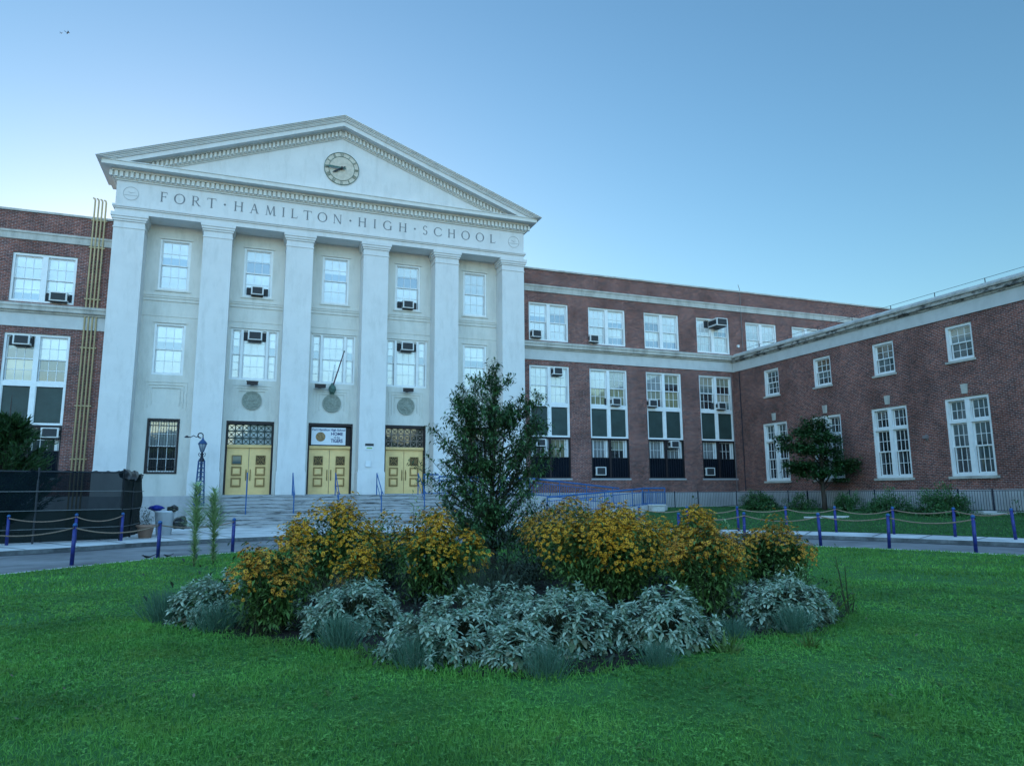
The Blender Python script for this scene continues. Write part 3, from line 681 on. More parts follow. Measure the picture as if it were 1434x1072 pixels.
# ---------------------------------------------------------------- doors
def make_door(k):
    b = BAY[k]; T = lambda p: TP(frame_front(b, RY)(p)); D0 = -.36
    fr = MB(T)
    fr.box(-1.15, -1.06, 1.56, 5.31, D0, -.05); fr.box(1.06, 1.15, 1.56, 5.31, D0, -.05); fr.box(-1.06, 1.06, 5.17, 5.31, D0, -.05)
    dr = fr.build('double_door', M['dark_frame'], PV)
    h = MB(T); h.box(-1.06, 1.06, 3.98, 4.10, D0, -.13); h.box(-1.05, 1.05, 4.06, 4.11, D0, -.10); h.build('transom_bar', M['gold'], dr)
    sill = MB(T); sill.box(-1.2, 1.2, 1.52, 1.60, D0, .06); sill.build('threshold', M['concrete'], dr)
    if k == 2:
        bk = MB(T); bk.box(-1.06, 1.06, 4.11, 5.17, D0, -.30); bk.build('transom_panel', M['dark_frame'], dr)
    else:
        gp = MB(T); gp.box(-1.06, 1.06, 4.11, 5.17, D0, -.31); gp.build('transom_pane', PANE['blind' if k == 1 else 'dark'], dr)
        gr = MB(T)
        cols, rows = 6, 3; cw, chh = 2.12 / cols, 1.06 / rows
        for i in range(cols + 1): x = -1.06 + cw * i; gr.box(x - .028, x + .028, 4.11, 5.17, -.30, -.262)
        for j in range(rows + 1): z = 4.11 + chh * j; gr.box(-1.06, 1.06, z - .028, z + .028, -.30, -.258)
        for i in range(cols):
            for j in range(rows):
                cx_, cz_ = -1.06 + cw * (i + .5), 4.11 + chh * (j + .5)
                for s in (-1, 1):
                    dx, dz = cw / 2 - .02, (chh / 2 - .02) * s; w_ = .016
                    gr.prism([(cx_ - dx - w_, cz_ - dz), (cx_ - dx + w_, cz_ - dz), (cx_ + dx + w_, cz_ + dz), (cx_ + dx - w_, cz_ + dz)], 2, -.30, -.27 + .003 * s)
                gr.prism([(cx_ + .05 * math.cos(a * math.pi / 4), cz_ + .05 * math.sin(a * math.pi / 4)) for a in range(8)], 2, -.30, -.262)
        gr.build('transom_grille', M['green_panel'] if k == 1 else M['bronze'], dr)
    for s in (-1, 1):
        lf = MB(T); a0, a1 = (.012, 1.055); 
        def bx(u0, u1, v0, v1, n0, n1, mb): mb.box(s * u0, s * u1, v0, v1, n0, n1)
        bx(a0, a1, 1.60, 3.98, D0, -.27, lf)
        leaf = lf.build('door_leaf', M['gold'], dr)
        cu = .57
        for v in (2.22, 2.78):
            md = MB(T)
            for (u0, u1, v0, v1) in ((-.24, .24, -.23, -.16), (-.24, .24, .17, .23), (-.24, -.18, -.16, .17), (.18, .24, -.16, .17)): bx(cu + u0, cu + u1, v + v0, v + v1, -.27, -.225, md)
            md.build('panel_moulding', M['gold_dark'], leaf)
        for v in (2.22, 2.78): pn = MB(T); bx(cu - .15, cu + .15, v - .13, v + .14, -.27, -.235, pn); pn.build('raised_panel', M['gold'], leaf)
        vg = MB(T); bx(cu - .22, cu + .22, 3.13, 3.57, -.27, -.25, vg); vg.build('vision_pane', PANE['beige'] if (k == 1 and s < 0) else PANE['dark'], leaf)
        vb = MB(T)
        for (u0, u1, v0, v1) in ((-.24, .24, 3.11, 3.15), (-.24, .24, 3.55, 3.59), (-.24, -.20, 3.15, 3.55), (.20, .24, 3.15, 3.55)): bx(cu + u0, cu + u1, v0, v1, -.255, -.232, vb)
        if not (k == 1 and s < 0):
            for q in range(-2, 3):
                for d in (-1, 1):
                    x0 = q * .13
                    vb.prism([(s * cu + max(-.2, min(.2, x0 - d * .2)) - .012, 3.15), (s * cu + max(-.2, min(.2, x0 - d * .2)) + .012, 3.15), (s * cu + max(-.2, min(.2, x0 + d * .2)) + .012, 3.55), (s * cu + max(-.2, min(.2, x0 + d * .2)) - .012, 3.55)], 2, -.255, -.238 + .002 * d)
        vb.build('vision_grille', M['gold_dark'], leaf)
        hd = MB(T); hd.tube([(s * .10, 2.38, -.25), (s * .10, 2.38, -.19), (s * .10, 2.80, -.19), (s * .10, 2.80, -.25)], .018, 6); bx(.075, .125, 2.30, 2.88, -.27, -.258, hd)
        hd.build('door_handle', M['gold_dark'], leaf)
for k in (1, 2, 3): make_door(k)

# ---------------------------------------------------------------- clock in the pediment
ck = empty('wall_clock', (4.1, FY, 19.18), 0, 'round stone clock with dark hour ring and verdigris hands in the pediment', 'clock')
f = MB(); f.disc((0, 0, 0), .94, .03, 40); f.build('dial', M['clock_face'], ck)
f = MB(); f.disc((0, -.03, 0), .94, .03, 40, .915); f.disc((0, -.03, 0), .70, .022, 40, .68); f.build('hour_ring', M['verdigris'], ck)
num = ['XII', 'I', 'II', 'III', 'IIII', 'V', 'VI', 'VII', 'VIII', 'IX', 'X', 'XI']
f = MB()
for i, s_ in enumerate(num):
    a = math.pi / 2 - i * math.pi / 6; ur = Vector((math.cos(a), math.sin(a))); ut = Vector((math.sin(a), -math.cos(a)))
    wds = {'I': .05, 'V': .09, 'X': .09}; tot = sum(wds[c] for c in s_); t = -tot / 2
    def qd(t0, r0, t1, r1, w_):
        A = ur * r0 + ut * t0; B = ur * r1 + ut * t1
        f.prism([tuple(A - ut * w_), tuple(A + ut * w_), tuple(B + ut * w_), tuple(B - ut * w_)], 1, -.052, -.03)
    for c in s_:
        m_ = t + wds[c] / 2
        if c == 'I': qd(m_, .71, m_, .89, .007)
        if c == 'V': qd(m_, .71, m_ - .035, .89, .007); qd(m_, .71, m_ + .035, .89, .005)
        if c == 'X': qd(m_ - .035, .71, m_ + .035, .89, .007); qd(m_ + .035, .71, m_ - .035, .89, .005)
        t += wds[c]
f.build('numerals', M['verdigris'], ck)
def hand(name, ang, ln, w_, m, y):
    a = R(ang); d = Vector((math.cos(a), math.sin(a))); t = Vector((-d.y, d.x)); f = MB()
    f.prism([tuple(-d * .22 - t * w_ * .6), tuple(-d * .22 + t * w_ * .6), tuple(d * ln * .7 + t * w_), tuple(d * ln), tuple(d * ln * .7 - t * w_)], 1, y - .03, y); f.build(name, m, ck)
hand('minute_hand', 178, .90, .05, M['verdigris'], -.14); hand('hour_hand', 211, .58, .05, M['iron'], -.09)
f = MB(); f.disc((0, -.03, 0), .07, .16, 12); f.build('hub', M['iron'], ck)

# ---------------------------------------------------------------- banner over the middle door
bn = empty('banner', (BAY[2], RY, 4.64), 0, 'white school banner with dark blue words above the middle doors', 'banner')
f = MB(); f.box(-.97, .80, .14, .16, -.46, .46); f.build('cloth', M['banner'], bn)
def text_mesh(txt, size, loc, m, parent, sx=1.0, bold=0):
    cu = bpy.data.curves.new('text', 'FONT'); cu.body = txt; cu.size = size; cu.align_x = 'CENTER'; cu.align_y = 'CENTER'; cu.offset = bold
    to = bpy.data.objects.new('text', cu); COL.objects.link(to); dg = bpy.context.evaluated_depsgraph_get()
    me = bpy.data.meshes.new_from_object(to.evaluated_get(dg)); bpy.data.objects.remove(to)
    o = link_mesh('lettering', me, m, parent); o.location = loc; o.rotation_euler = (R(90), 0, 0); o.scale = (sx, 1, 1); return o
text_mesh('Fort Hamilton High School', .165, (-.08, .136, .33), M['ink_blue'], bn, .95, .004)
text_mesh('HOME', .22, (.34, .136, .12), M['ink_blue'], bn, 1.0, .006); text_mesh('of the', .13, (.34, .136, -.06), M['ink_blue'], bn, 1.0, .003)
text_mesh('TIGERS', .26, (.34, .136, -.25), M['ink_blue'], bn, .75, .008)
f = MB(); f.prism([(-.50 + .25 * math.cos(a * math.pi / 10), -.04 + .25 * math.sin(a * math.pi / 10)) for a in range(20)], 1, .134, .142); f.build('emblem', M['tawny'], bn)

# ---------------------------------------------------------------- flagpole, floodlights, plaques
fp = empty('flagpole', (4.09, RY, 7.15), 0, 'bare angled flagpole with round green base above the middle doors', 'flagpole')
tip = Vector((4.44 - 4.09, 36.2 - RY, 8.86 - 7.15)); st0 = tip.normalized()
f = MB(); f.tube([st0 * .25, tip], [.045, .028], 8); f.build('pole', mat('pole_paint', (.16, .10, .13), .5), fp)
f = MB(); f.lathe([(.02, -.24), (.15, -.2), (.20, -.05), (.18, .08), (.10, .2), (.06, .3)], (0, -.2, 0), 12); f.box(-.12, .12, -.15, .02, -.3, .1); f.build('base_bracket', M['verdigris'], fp)
f = MB(); f.lathe([(.02, -.04), (.05, 0), (.02, .05)], tuple(tip), 8); f.build('finial', M['verdigris'], fp)
for x, lab in ((.08, 'dark flat floodlight under the left entrance window'), (3.45, 'dark flat floodlight beside the flagpole base'), (8.16, 'dark flat floodlight under the right entrance window')):
    fl = empty('floodlight', (x, RY, 7.23), 0, lab, 'floodlight', 'floodlights over the entrance doors')
    f = MB(); f.box(-.27, .27, -.48, -.24, -.08, .08); f.box(-.29, .29, -.46, -.26, .07, .10); f.build('housing', M['dark_frame'], fl)
    f = MB(); f.box(-.03, .03, -.25, 0, -.03, .03); f.box(-.08, .08, -.02, .0, -.1, .1); f.build('bracket', M['iron'], fl)
f = MB(); f.box(5.76, 6.20, FY - .03, FY, 4.08, 4.2); o = f.build('wall_sign', M['ac_dark']); tag(o, 'small dark sign with pale green plate right of the middle doors', 'sign')
f = MB(); f.box(5.78, 6.18, FY - .025, FY, 3.86, 4.06); f.build('plate', M['plaque'], o); f = MB(); f.box(5.83, 6.13, FY - .03, FY - .02, 3.93, 4.0); f.build('print', M['sign_green'], o)
f = MB(); f.box(5.79, 6.06, FY - .06, FY - .036, 2.98, 3.3); tag(f.build('wall_plaque', M['plaque']), 'small blank white plaque low on the pilaster right of the middle doors', 'plaque')

# ---------------------------------------------------------------- air conditioners
def air_con(loc, lab, w_=.62, h=.44, d=.38, side=0, back=.12, group='window air conditioners', facing='front'):
    a = empty('air_conditioner', loc, 0, lab, 'air conditioner', group)
    f = MB(); f.box(-w_ / 2, w_ / 2, -d, back, -h / 2, h / 2); f.build('casing', M['ac'], a)
    f = MB(); f.box(-w_ / 2 + .07, w_ / 2 - .07, -d - .012, -d, -h / 2 + .05, h / 2 - .05)
    f.build('grille', M['ac_dark'], a)
    for s_ in (-1, 1): f = MB(); f.box(s_ * w_ / 2, s_ * (w_ / 2 + .006), -d + .08, -.03, -h / 2 + .1, h / 2 - .1); f.build('side_vent', M['ac_dark'], a)
    f = MB(); f.box(-w_ / 2 + .02, w_ / 2 - .02, -d + .06, -.02, -h / 2 - .05, -h / 2); f.build('support', M['iron'], a)
    f = MB()
    l_, r_ = (.22, .22) if side == 0 else ((.3, .05) if side < 0 else (.05, .3))
    for s_, wd in ((-1, l_), (1, r_)):
        f = MB()
        for q in range(4): f.box(s_ * (w_ / 2 + .007 + wd * q / 4), s_ * (w_ / 2 + .007 + wd * (q + 1) / 4), .02 + .012 * (q % 2), .08, -h / 2, h / 2)
        f.build('side_panel', M['ac_dark'], a)
    return a
RYa = RY + .1
air_con((BAY[1], RYa, 12.15), 'air conditioner in the top window of the second portico bay', side=0)
air_con((BAY[3], RYa, 12.13), 'air conditioner in the top window of the fourth portico bay', side=0)
air_con((BAY[1], RYa, 9.74), 'air conditioner at the head of the three-part window above the left gold doors', .70, .46)
air_con((BAY[3], RYa, 9.72), 'air conditioner at the head of the three-part window above the right gold doors', .70, .46)

# ================================================================== long brick school block behind
SB = empty('school_building', (20, 38, 0), 0, 'long three-storey red brick school block with limestone bands behind the portico', 'building')
TS = lambda p: (p[0] - 20, p[1] - 38, p[2])
BY = 38.0
WXC = [16.79 + 3.995 * k for k in range(6)]
LXC = -9.49
RW = 30.2                                             # plane of the side wing
holesR = [(c - 1.31, c + 1.31, 10.66, 13.03) for c in WXC] + [(c - 1.31, c + 1.31, 2.42, 9.14) for c in WXC[:4]]
wall_with_holes(lambda p: TS(frame_front(0, BY)(p)), XR - .3, 52, .2, 15.06, holesR, .6, .36).build('brick_wall', M['brick_x'], SB)
holesL = [(c - 1.33, c + 1.33, 10.66, 13.05) for c in (LXC, LXC - 4)] + [(c - 1.33, c + 1.33, 2.42, 9.14) for c in (LXC, LXC - 4)]
wall_with_holes(lambda p: TS(frame_front(0, BY)(p)), -90, XL + .3, .2, 15.06, holesL, .6, .36).build('brick_wall', M['brick_x'], SB)
for a, b in ((XR - .2, 52.1), (-90.1, XL + .2)):
    f = MB(TS); f.box(a, b, BY - .07, BY + .8, 15.061, 15.16); f.build('coping', M['lime'], SB)
    f = MB(TS); f.box(a, b, BY - .06, BY + .3, 13.68, 14.0); f.box(a, b, BY - .10, BY + .3, 14.0, 14.10); f.build('upper_band', M['lime'], SB)
for a, b in ((XR - .2, RW + 9), (-90, XL + .2)):
    f = MB(TS); f.box(a, b, BY - .05, BY + .33, 9.46, 10.12); f.build('belt_frieze', M['lime_white'], SB)
    f = MB(TS); f.box(a, b, BY - .14, BY + .33, 10.121, 10.22); f.box(a, b, BY - .26, BY + .33, 10.22, 10.40); f.prism([(BY - .30, 10.40), (BY + .3, 10.40), (BY + .3, 10.60), (BY - .02, 10.60), (BY - .30, 10.52)], 0, a, b)
    f.build('belt_course', M['lime'], SB)
f = MB(TS); f.box(XR - .2, RW + .3, BY - .10, BY + .3, .2, 1.58); f.build('stone_base', M['concrete'], SB)
f = MB(TS); f.box(-90, XL + .2, BY - .10, BY + .3, .05, 1.58); f.build('stone_base', M['concrete'], SB)
f = MB(TS); f.box(-90, XL + .31, BY + .61, 60, .1, 14.6); f.build('roof', M['roof'], SB)
f = MB(TS); f.box(XR - .31, 52, BY + .61, 60, .1, 14.6); f.build('roof', M['roof'], SB)

def upper_window(c, pu, pl, qu, ql, hw=1.31):
    T = lambda p: TS(frame_front(c, BY)(p))
    win = casing(T, 2 * hw, 10.66, 13.03, .10, -.20, -.07, [(0, .22)]).build('window', M['white'], SB)
    hung(T, win, -hw + .1, -.11, 10.77, 12.93, 3, 2, -.28, pu, pl); hung(T, win, .11, hw - .1, 10.77, 12.93, 3, 2, -.28, qu, ql)
UP = [('blind_low', 'blind', 'blind_low', 'blind'), ('blind', 'blind', 'blind', 'blind_high'), ('blind', 'blind_high', 'blind', 'blind_high'), ('blind', 'blind', 'blind', 'blind'), ('blind', 'blind', 'blind', 'blind'), ('blind', 'blind', 'blind_low', 'blind')]
UP = [('blind_low', 'blind', 'blind_third', 'blind'), ('blind', 'blind_mid', 'blind_low', 'blind_up'), ('blind_third', 'blind_up', 'blind', 'blind_up'), ('blind', 'blind_mid', 'blind_low', 'blind'), ('blind_mid', 'blind', 'blind', 'blind_low'), ('blind', 'blind_third', 'blind_low', 'blind')]
for c, q in zip(WXC, UP): upper_window(c, *q)
for c in (LXC, LXC - 4): upper_window(c, 'blind', 'blind_low', 'blind', 'blind', 1.33)

def tall_window(c, panes, hw=1.31, guard=True):
    T = lambda p: TS(frame_front(c, BY)(p))
    f = casing(T, 2 * hw, 4.86, 9.14, .10, -.20, -.06, [(0, .20)])
    f.box(-hw + .1, -.10, 6.66, 6.90, -.20, -.07); f.box(.10, hw - .1, 6.66, 6.90, -.20, -.07)
    win = f.build('window', M['white'], SB)
    hung(T, win, -hw + .1, -.10, 6.90, 9.04, 3, 2, -.28, panes[0], panes[1]); hung(T, win, .10, hw - .1, 6.90, 9.04, 3, 2, -.28, panes[2], panes[3])
    for u0, u1 in ((-hw + .1, -.10), (.10, hw - .1)):
        p = MB(T); p.box(u0 + .03, u1 - .03, 4.99, 6.63, -.20, -.15); p.build('green_panel', M['green_panel'], win)
        for a_ in (u0, u1 - .03): p = MB(T); p.box(a_, a_ + .03, 4.96, 6.66, -.20, -.10); p.build('panel_bead', M['white'], win)
    # lower window with a dark guard frame and mesh
    lf = casing(T, 2 * hw, 2.42, 4.84, .07, -.24, -.02, [(0, .14)]).build('window', M['dark_frame'], SB)
    for a_, b_ in ((-hw + .07, -hw + .24), (-.24, -.07), (.07, .10), (hw - .24, hw - .07)): wf = MB(T); wf.box(a_, b_, 2.50, 4.76, -.30, -.18); wf.build('inner_frame', M['white'], lf)
    hung(T, lf, -hw + .24, -.24, 2.50, 4.76, 3, 2, -.34, panes[4], 'dark'); hung(T, lf, .10, hw - .24, 2.50, 4.76, 3, 2, -.34, panes[5], 'dark')
    if guard:
        for a_, b_ in ((-hw + .07, -.07), (.07, hw - .07)): gm = MB(T); gm.box(a_, b_, 2.49, 3.66, -.085, -.075); gm.build('guard_mesh', M['guard'], lf)
        gb = MB(T)
        for i in range(15):
            x = -hw + .12 + i * (2 * hw - .24) / 14; gb.box(x - .007, x + .007, 2.49, 4.77, -.07, -.056)
        gb.box(-.09, .09, 4.2, 4.32, -.07, .03); gb.box(-hw + .07, hw - .07, 3.65, 3.68, -.056, -.046); gb.build('guard_bars', M['iron'], lf)
    s = MB(T); s.box(-hw - .05, hw + .05, 2.32, 2.42, -.02, .05); s.build('sill', M['concrete'], lf)
TALL = [('blind', 'blind', 'blind', 'blind', 'teal', 'yellow'), ('blind', 'yellow', 'curtain', 'yellow', 'curtain', 'half'), ('curtain', 'half', 'half', 'yellow', 'curtain', 'curtain'), ('beige', 'dark', 'half', 'beige', 'curtain', 'dark')]
for c, q in zip(WXC[:4], TALL): tall_window(c, q)
for c in (LXC, LXC - 4): tall_window(c, ('half', 'beige', 'blind', 'teal', 'dark', 'teal'), 1.33)
AY = BY + .16
for loc, lab, sd_ in (((15.93, AY, 11.03), 'air conditioner low in the top-floor brick-wall window nearest the portico on its right', -1),
    ((19.78, AY, 11.0), 'air conditioner low in the second top-floor window right of the portico', -1),
    ((17.28, AY, 8.82), 'air conditioner high in the tall white window directly right of the portico', -1),
    ((21.2, AY, 7.12), 'air conditioner above the right green panel of the second tall window from the portico', -1),
    ((23.82, AY, 7.12), 'air conditioner above the left green panel of the third tall window from the portico', -1),
    ((29.05, AY, 7.14), 'air conditioner above the right green panel of the tall window in the corner', -1),
    ((25.3, AY, 4.56), 'air conditioner below the right green panel of the third tall window from the portico', -1),
    ((16.1, AY, 4.50), 'air conditioner below the left green panel, partly behind the young tree', 0)):
    air_con(loc, lab, side=sd_)
air_con((28.95, AY, 12.66), 'large boxy air conditioner jutting from the head of the fourth top-floor window, brick wall', .85, .5, .95, -1)
for loc, lab in (((20.08, AY, 2.86), 'white-framed air conditioner low behind the black guard of the second tall window'), ((27.98, AY, 2.86), 'white-framed air conditioner low behind the black guard of the corner window')):
    air_con(loc, lab, .68, .5, .22, 0)
air_con((-8.78, AY, 10.98), 'air conditioner in the right half of the upper brick-wall window left of the portico', .74, .44)
air_con((-10.08, AY, 8.80), 'air conditioner high in the left half of the tall window left of the portico', .68, .46)
air_con((-8.60, AY, 4.5), 'air conditioner under a green panel beside the dark evergreen, left of the portico', .72, .46)
f = MB(); f.disc((30.72, BY + .02, 11.27), .10, .12, 12); f.box(30.66, 30.78, BY - .02, BY + .02, 11.2, 11.34); tag(f.build('wall_lamp', M['ac']), 'small white round lamp on the top-floor brick beside the corner window', 'lamp')
# four yellow pipes strapped to the left wall
pp = empty('pipe_bundle', (-7.38, BY, .1), 0, 'four yellow pipes strapped side by side up the brick wall left of the portico', 'pipes')
for i in range(4):
    x = -.24 + .16 * i; f = MB(); f.tube([(x, -.09, 0), (x, -.09, 15.9 - .02 * i), (x - .03, -.09, 16.0 - .02 * i), (x - .1, -.09, 16.03 - .02 * i)], .04, 8); f.build('pipe', M['yellow'], pp, True)
for z in (3.2, 5.7, 8.5, 10.9, 13.5, 14.9):
    f = MB(); f.box(-.34, .34, -.10, 0, z - .025, z + .025); f.build('strap', M['yellow'], pp)
dp = MB(); dp.tube([(30.83, BY - .08, .5), (30.83, BY - .08, 1.0)], .03, 6)
f = MB(); f.tube([(29.98, BY - .05, .55), (29.98, BY - .05, 9.3)], .022, 6); tag(f.build('wall_conduit', M['conduit']), 'thin pale conduit running up the brick corner to the belt course', 'conduit')
f = MB(); f.tube([(31.1, BY - .05, 10.6), (31.1, BY - .05, 15.3), (31.0, BY - .05, 15.6)], .02, 6); tag(f.build('wall_conduit', M['conduit']), 'thin pale conduit crossing the top-floor limestone band above the corner', 'conduit')

# ================================================================== right side wing
SW = empty('side_wing', (RW, 20, 0), 0, 'two-storey red brick side wing with white sash windows and stained cornice on the right', 'building')
TW = lambda p: (p[0] - RW, p[1] - 20, p[2])
WYC = [34.4, 30.29, 26.18, 22.07]
WYC2 = [34.36, 30.27, 26.15, 22.04]
fW = frame_wing(RW, 0)
holesW = [(-y - .65, -y + .65, 7.42, 9.08) for y in WYC] + [(-y - 1.05, -y + 1.05, 2.2, 5.74) for y in WYC2]
wall_with_holes(lambda p: TW(fW(p)), -BY + .01, 4, .3, 9.5, holesW, .6, .36).build('brick_wall', M['brick_y'], SW)
f = MB(TW); f.box(RW - .05, RW + .5, -4, BY - .06, 9.44, 10.06); f.build('frieze', M['lime_white'], SW)
f = MB(TW)
f.box(RW - .12, RW + .5, -4, BY - .15, 10.06, 10.16); f.box(RW - .24, RW + .5, -4, BY - .27, 10.16, 10.34)
f.build('cornice', M['lime_dirty'], SW)
f = MB(TW); f.prism([(RW - .30, 10.34), (RW + .6, 10.34), (RW + .6, 10.62), (RW - .06, 10.62), (RW - .30, 10.44)], 1, -4, BY - .31); f.build('gutter', M['lime'], SW)
f = MB(TW); f.box(RW - .10, RW + .3, -4, BY - .11, .2, 1.6); f.build('stone_base', M['concrete'], SW)
f = MB(TW); f.box(RW + .61, RW + 22, -4, BY - .02, .2, 10.3); f.build('roof', M['roof'], SW)
f = MB(TW)
for y in [1 + 2.45 * i for i in range(15)]: f.tube([(RW + .05, y, 10.55), (RW + .05, y, 10.86)], .02, 5)
f.tube([(RW + .05, -4, 10.85), (RW + .05, BY - .3, 10.85)], .010, 5); f.build('roof_rail', M['navy'], SW)
PW_ = [('teal', 'teal'), ('brown', 'teal'), ('brown', 'teal'), ('beige', 'teal')]
for y, q in zip(WYC, PW_):
    T = lambda p, y=y: TW(frame_wing(RW, y)(p))
    win = casing(T, 1.3, 7.42, 9.08, .11, -.20, -.06).build('window', M['white'], SW); hung(T, win, -.54, .54, 7.54, 8.97, 3, 2, -.28, *q)
    s = MB(T); s.box(-.72, .72, 7.32, 7.42, -.2, .07); s.build('sill', M['lime'], win)
BIGP = [('teal', 'dark', 'dark'), ('dark', 'teal', 'dark'), ('dark', 'dark', 'dark'), ('teal', 'teal', 'dark')]
for y, q in zip(WYC2, BIGP):
    T = lambda p, y=y: TW(frame_wing(RW, y)(p))
    win = casing(T, 2.1, 2.2, 5.74, .12, -.20, -.05, [(0, .22)], [(4.66, .14)]).build('window', M['white'], SW)
    for s_, (u0, u1) in enumerate(((-.93, -.11), (.11, .93))):
        sash_parts(T, win, u0, u1, 4.73, 5.62, 3, 2, -.26, q[0]); sash_parts(T, win, u0, u1, 3.50, 4.59, 3, 2, -.22, q[1]); sash_parts(T, win, u0, u1, 2.32, 3.54, 3, 2, -.28, q[2] if s_ == 0 else q[1])
    s = MB(T); s.box(-1.16, 1.16, 2.08, 2.2, -.2, .08); s.build('sill', M['lime'], win)
    s = MB(T); s.prism([(-.13, 5.88), (.13, 5.88), (.17, 6.32), (-.17, 6.32)], 2, -.1, .04); s.build('keystone', M['lime'], win)
f = MB(); f.box(RW - .18, RW, 24.05, 24.25, 4.0, 4.14); f.box(RW - .06, RW, 24.1, 24.2, 3.9, 4.2); tag(f.build('security_camera', M['conduit']), 'small grey security camera on the brick between two big wing windows', 'camera')
f = MB(); f.tube([(RW - .06, 37.3, .55), (RW - .06, 37.3, 9.4)], .025, 6); tag(f.build('wall_conduit', M['navy']), 'thin dark conduit on the side wing brick right beside the corner', 'conduit')

# ================================================================== entrance steps, lamp, railings
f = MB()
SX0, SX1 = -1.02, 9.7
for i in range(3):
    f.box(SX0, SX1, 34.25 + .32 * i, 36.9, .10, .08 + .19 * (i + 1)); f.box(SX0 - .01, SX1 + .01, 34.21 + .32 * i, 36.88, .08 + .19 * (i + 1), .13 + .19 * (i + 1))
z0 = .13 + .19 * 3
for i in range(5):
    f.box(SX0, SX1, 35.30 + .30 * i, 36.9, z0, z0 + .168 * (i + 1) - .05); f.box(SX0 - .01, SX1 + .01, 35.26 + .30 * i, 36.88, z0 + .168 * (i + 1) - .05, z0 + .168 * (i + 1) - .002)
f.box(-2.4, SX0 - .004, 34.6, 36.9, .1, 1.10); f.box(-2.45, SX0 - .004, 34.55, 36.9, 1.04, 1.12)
tag(f.build('entrance_steps', M['step']), 'wide grey stone steps with painted nosing shade leading up to the gold doors', 'steps')
def handrail(x, lab):
    h = empty('handrail', (x, 36.4, 1.54), 0, lab, 'handrail', 'handrails on the entrance steps')
    for y_, a_, b_ in ((.15, 0, 1.12), (-1.3, -.95, .2)): f = MB(); f.tube([(0, y_, a_), (0, y_, b_)], .028, 6); f.build('post', M['blue_rail'], h)
    f = MB(); f.tube([(0, .15, 1.1), (0, -1.3, .2), (0, -1.75, .05)], .025, 6); f.tube([(0, .15, .6), (0, -1.3, -.3)], .018, 6); f.build('rail', M['blue_rail'], h)
for x, s_ in ((.06, 'in front of the left gold doors'), (2.18, 'between the left and middle gold doors'), (4.25, 'in front of the middle gold doors'), (6.33, 'left of the right gold doors'), (8.5, 'in front of the right gold doors')): handrail(x, 'thin blue step handrail ' + s_)

# ornate lamp post with lattice shaft
lp = empty('street_lamp', (-1.93, 35.1, 1.10), 0, 'ornate blue lamp post with lattice shaft and hooked lantern left of the steps', 'lamp')
f = MB()
for sx, sy in ((-1, -1), (1, -1), (1, 1), (-1, 1)): f.tube([(sx * .20, sy * .20, 0), (sx * .12, sy * .12, 2.05)], .028, 5)
for i in range(10):
    z = .1 + i * .2; r = .20 - .04 * i * .2; f.box(-r - .02, r + .02, -r - .02, r + .02, z, z + .04)
    for sx, sy in ((1, 0), (-1, 0), (0, 1), (0, -1)): f.tube([(sx * r - sy * r, sy * r + sx * r, z), (sx * r + sy * r, sy * r - sx * r, z + .2)], .012, 4)
f.tube([(0, 0, 0), (0, 0, 2.1)], .05, 8)
f.box(-.2, .2, -.2, .2, 0, .08); f.build('shaft', M['lamp_blue'], lp)
f = MB(); f.lathe([(.12, 2.0), (.10, 2.14), (.06, 2.2), (.05, 2.3), (.11, 2.34), (.05, 2.38), (.04, 2.44)], (0, 0, 0), 10)
for a in range(4): 
    c, s = math.cos(a * math.pi / 2), math.sin(a * math.pi / 2); f.tube([(c * .05, s * .05, 2.22), (c * .13, s * .13, 2.28), (c * .15, s * .15, 2.36), (c * .1, s * .1, 2.42)], .014, 5)
f.build('collar', M['navy'], lp)
f = MB(); f.lathe([(.06, 2.44), (.17, 2.80), (.175, 2.81)], (0, 0, 0), 8); f.build('lantern_glass', pane_mat('lantern_pane', (.3, .34, .36), (.10, .12, .13), .5, .3), lp)
f = MB()
for a in range(8): c, s = math.cos(a * math.pi / 4), math.sin(a * math.pi / 4); f.tube([(c * .065, s * .065, 2.44), (c * .178, s * .178, 2.81)], .011, 4)
f.lathe([(.19, 2.80), (.20, 2.83), (.13, 2.93), (.05, 3.02), (.03, 3.1)], (0, 0, 0), 10); f.build('lantern_cap', M['lamp_blue'], lp)
f = MB(); hook = [(0, 0, 3.05)] + [(-.07 + .11 * math.cos(R(a)) - .04, 0, 3.2 + .11 * math.sin(R(a))) for a in range(-10, 300, 25)]
f.tube(hook, .026, 6); f.tube([(-.16, 0, 3.15), (-.30, 0, 3.13), (-.40, 0, 3.19), (-.52, 0, 3.11), (-.62, 0, 3.12)], .02, 6); f.lathe([(.02, -.06), (.10, -.05), (.10, -.02), (.03, .04)], (-.68, 0, 3.14), 8); f.build('arm', M['navy'], lp)

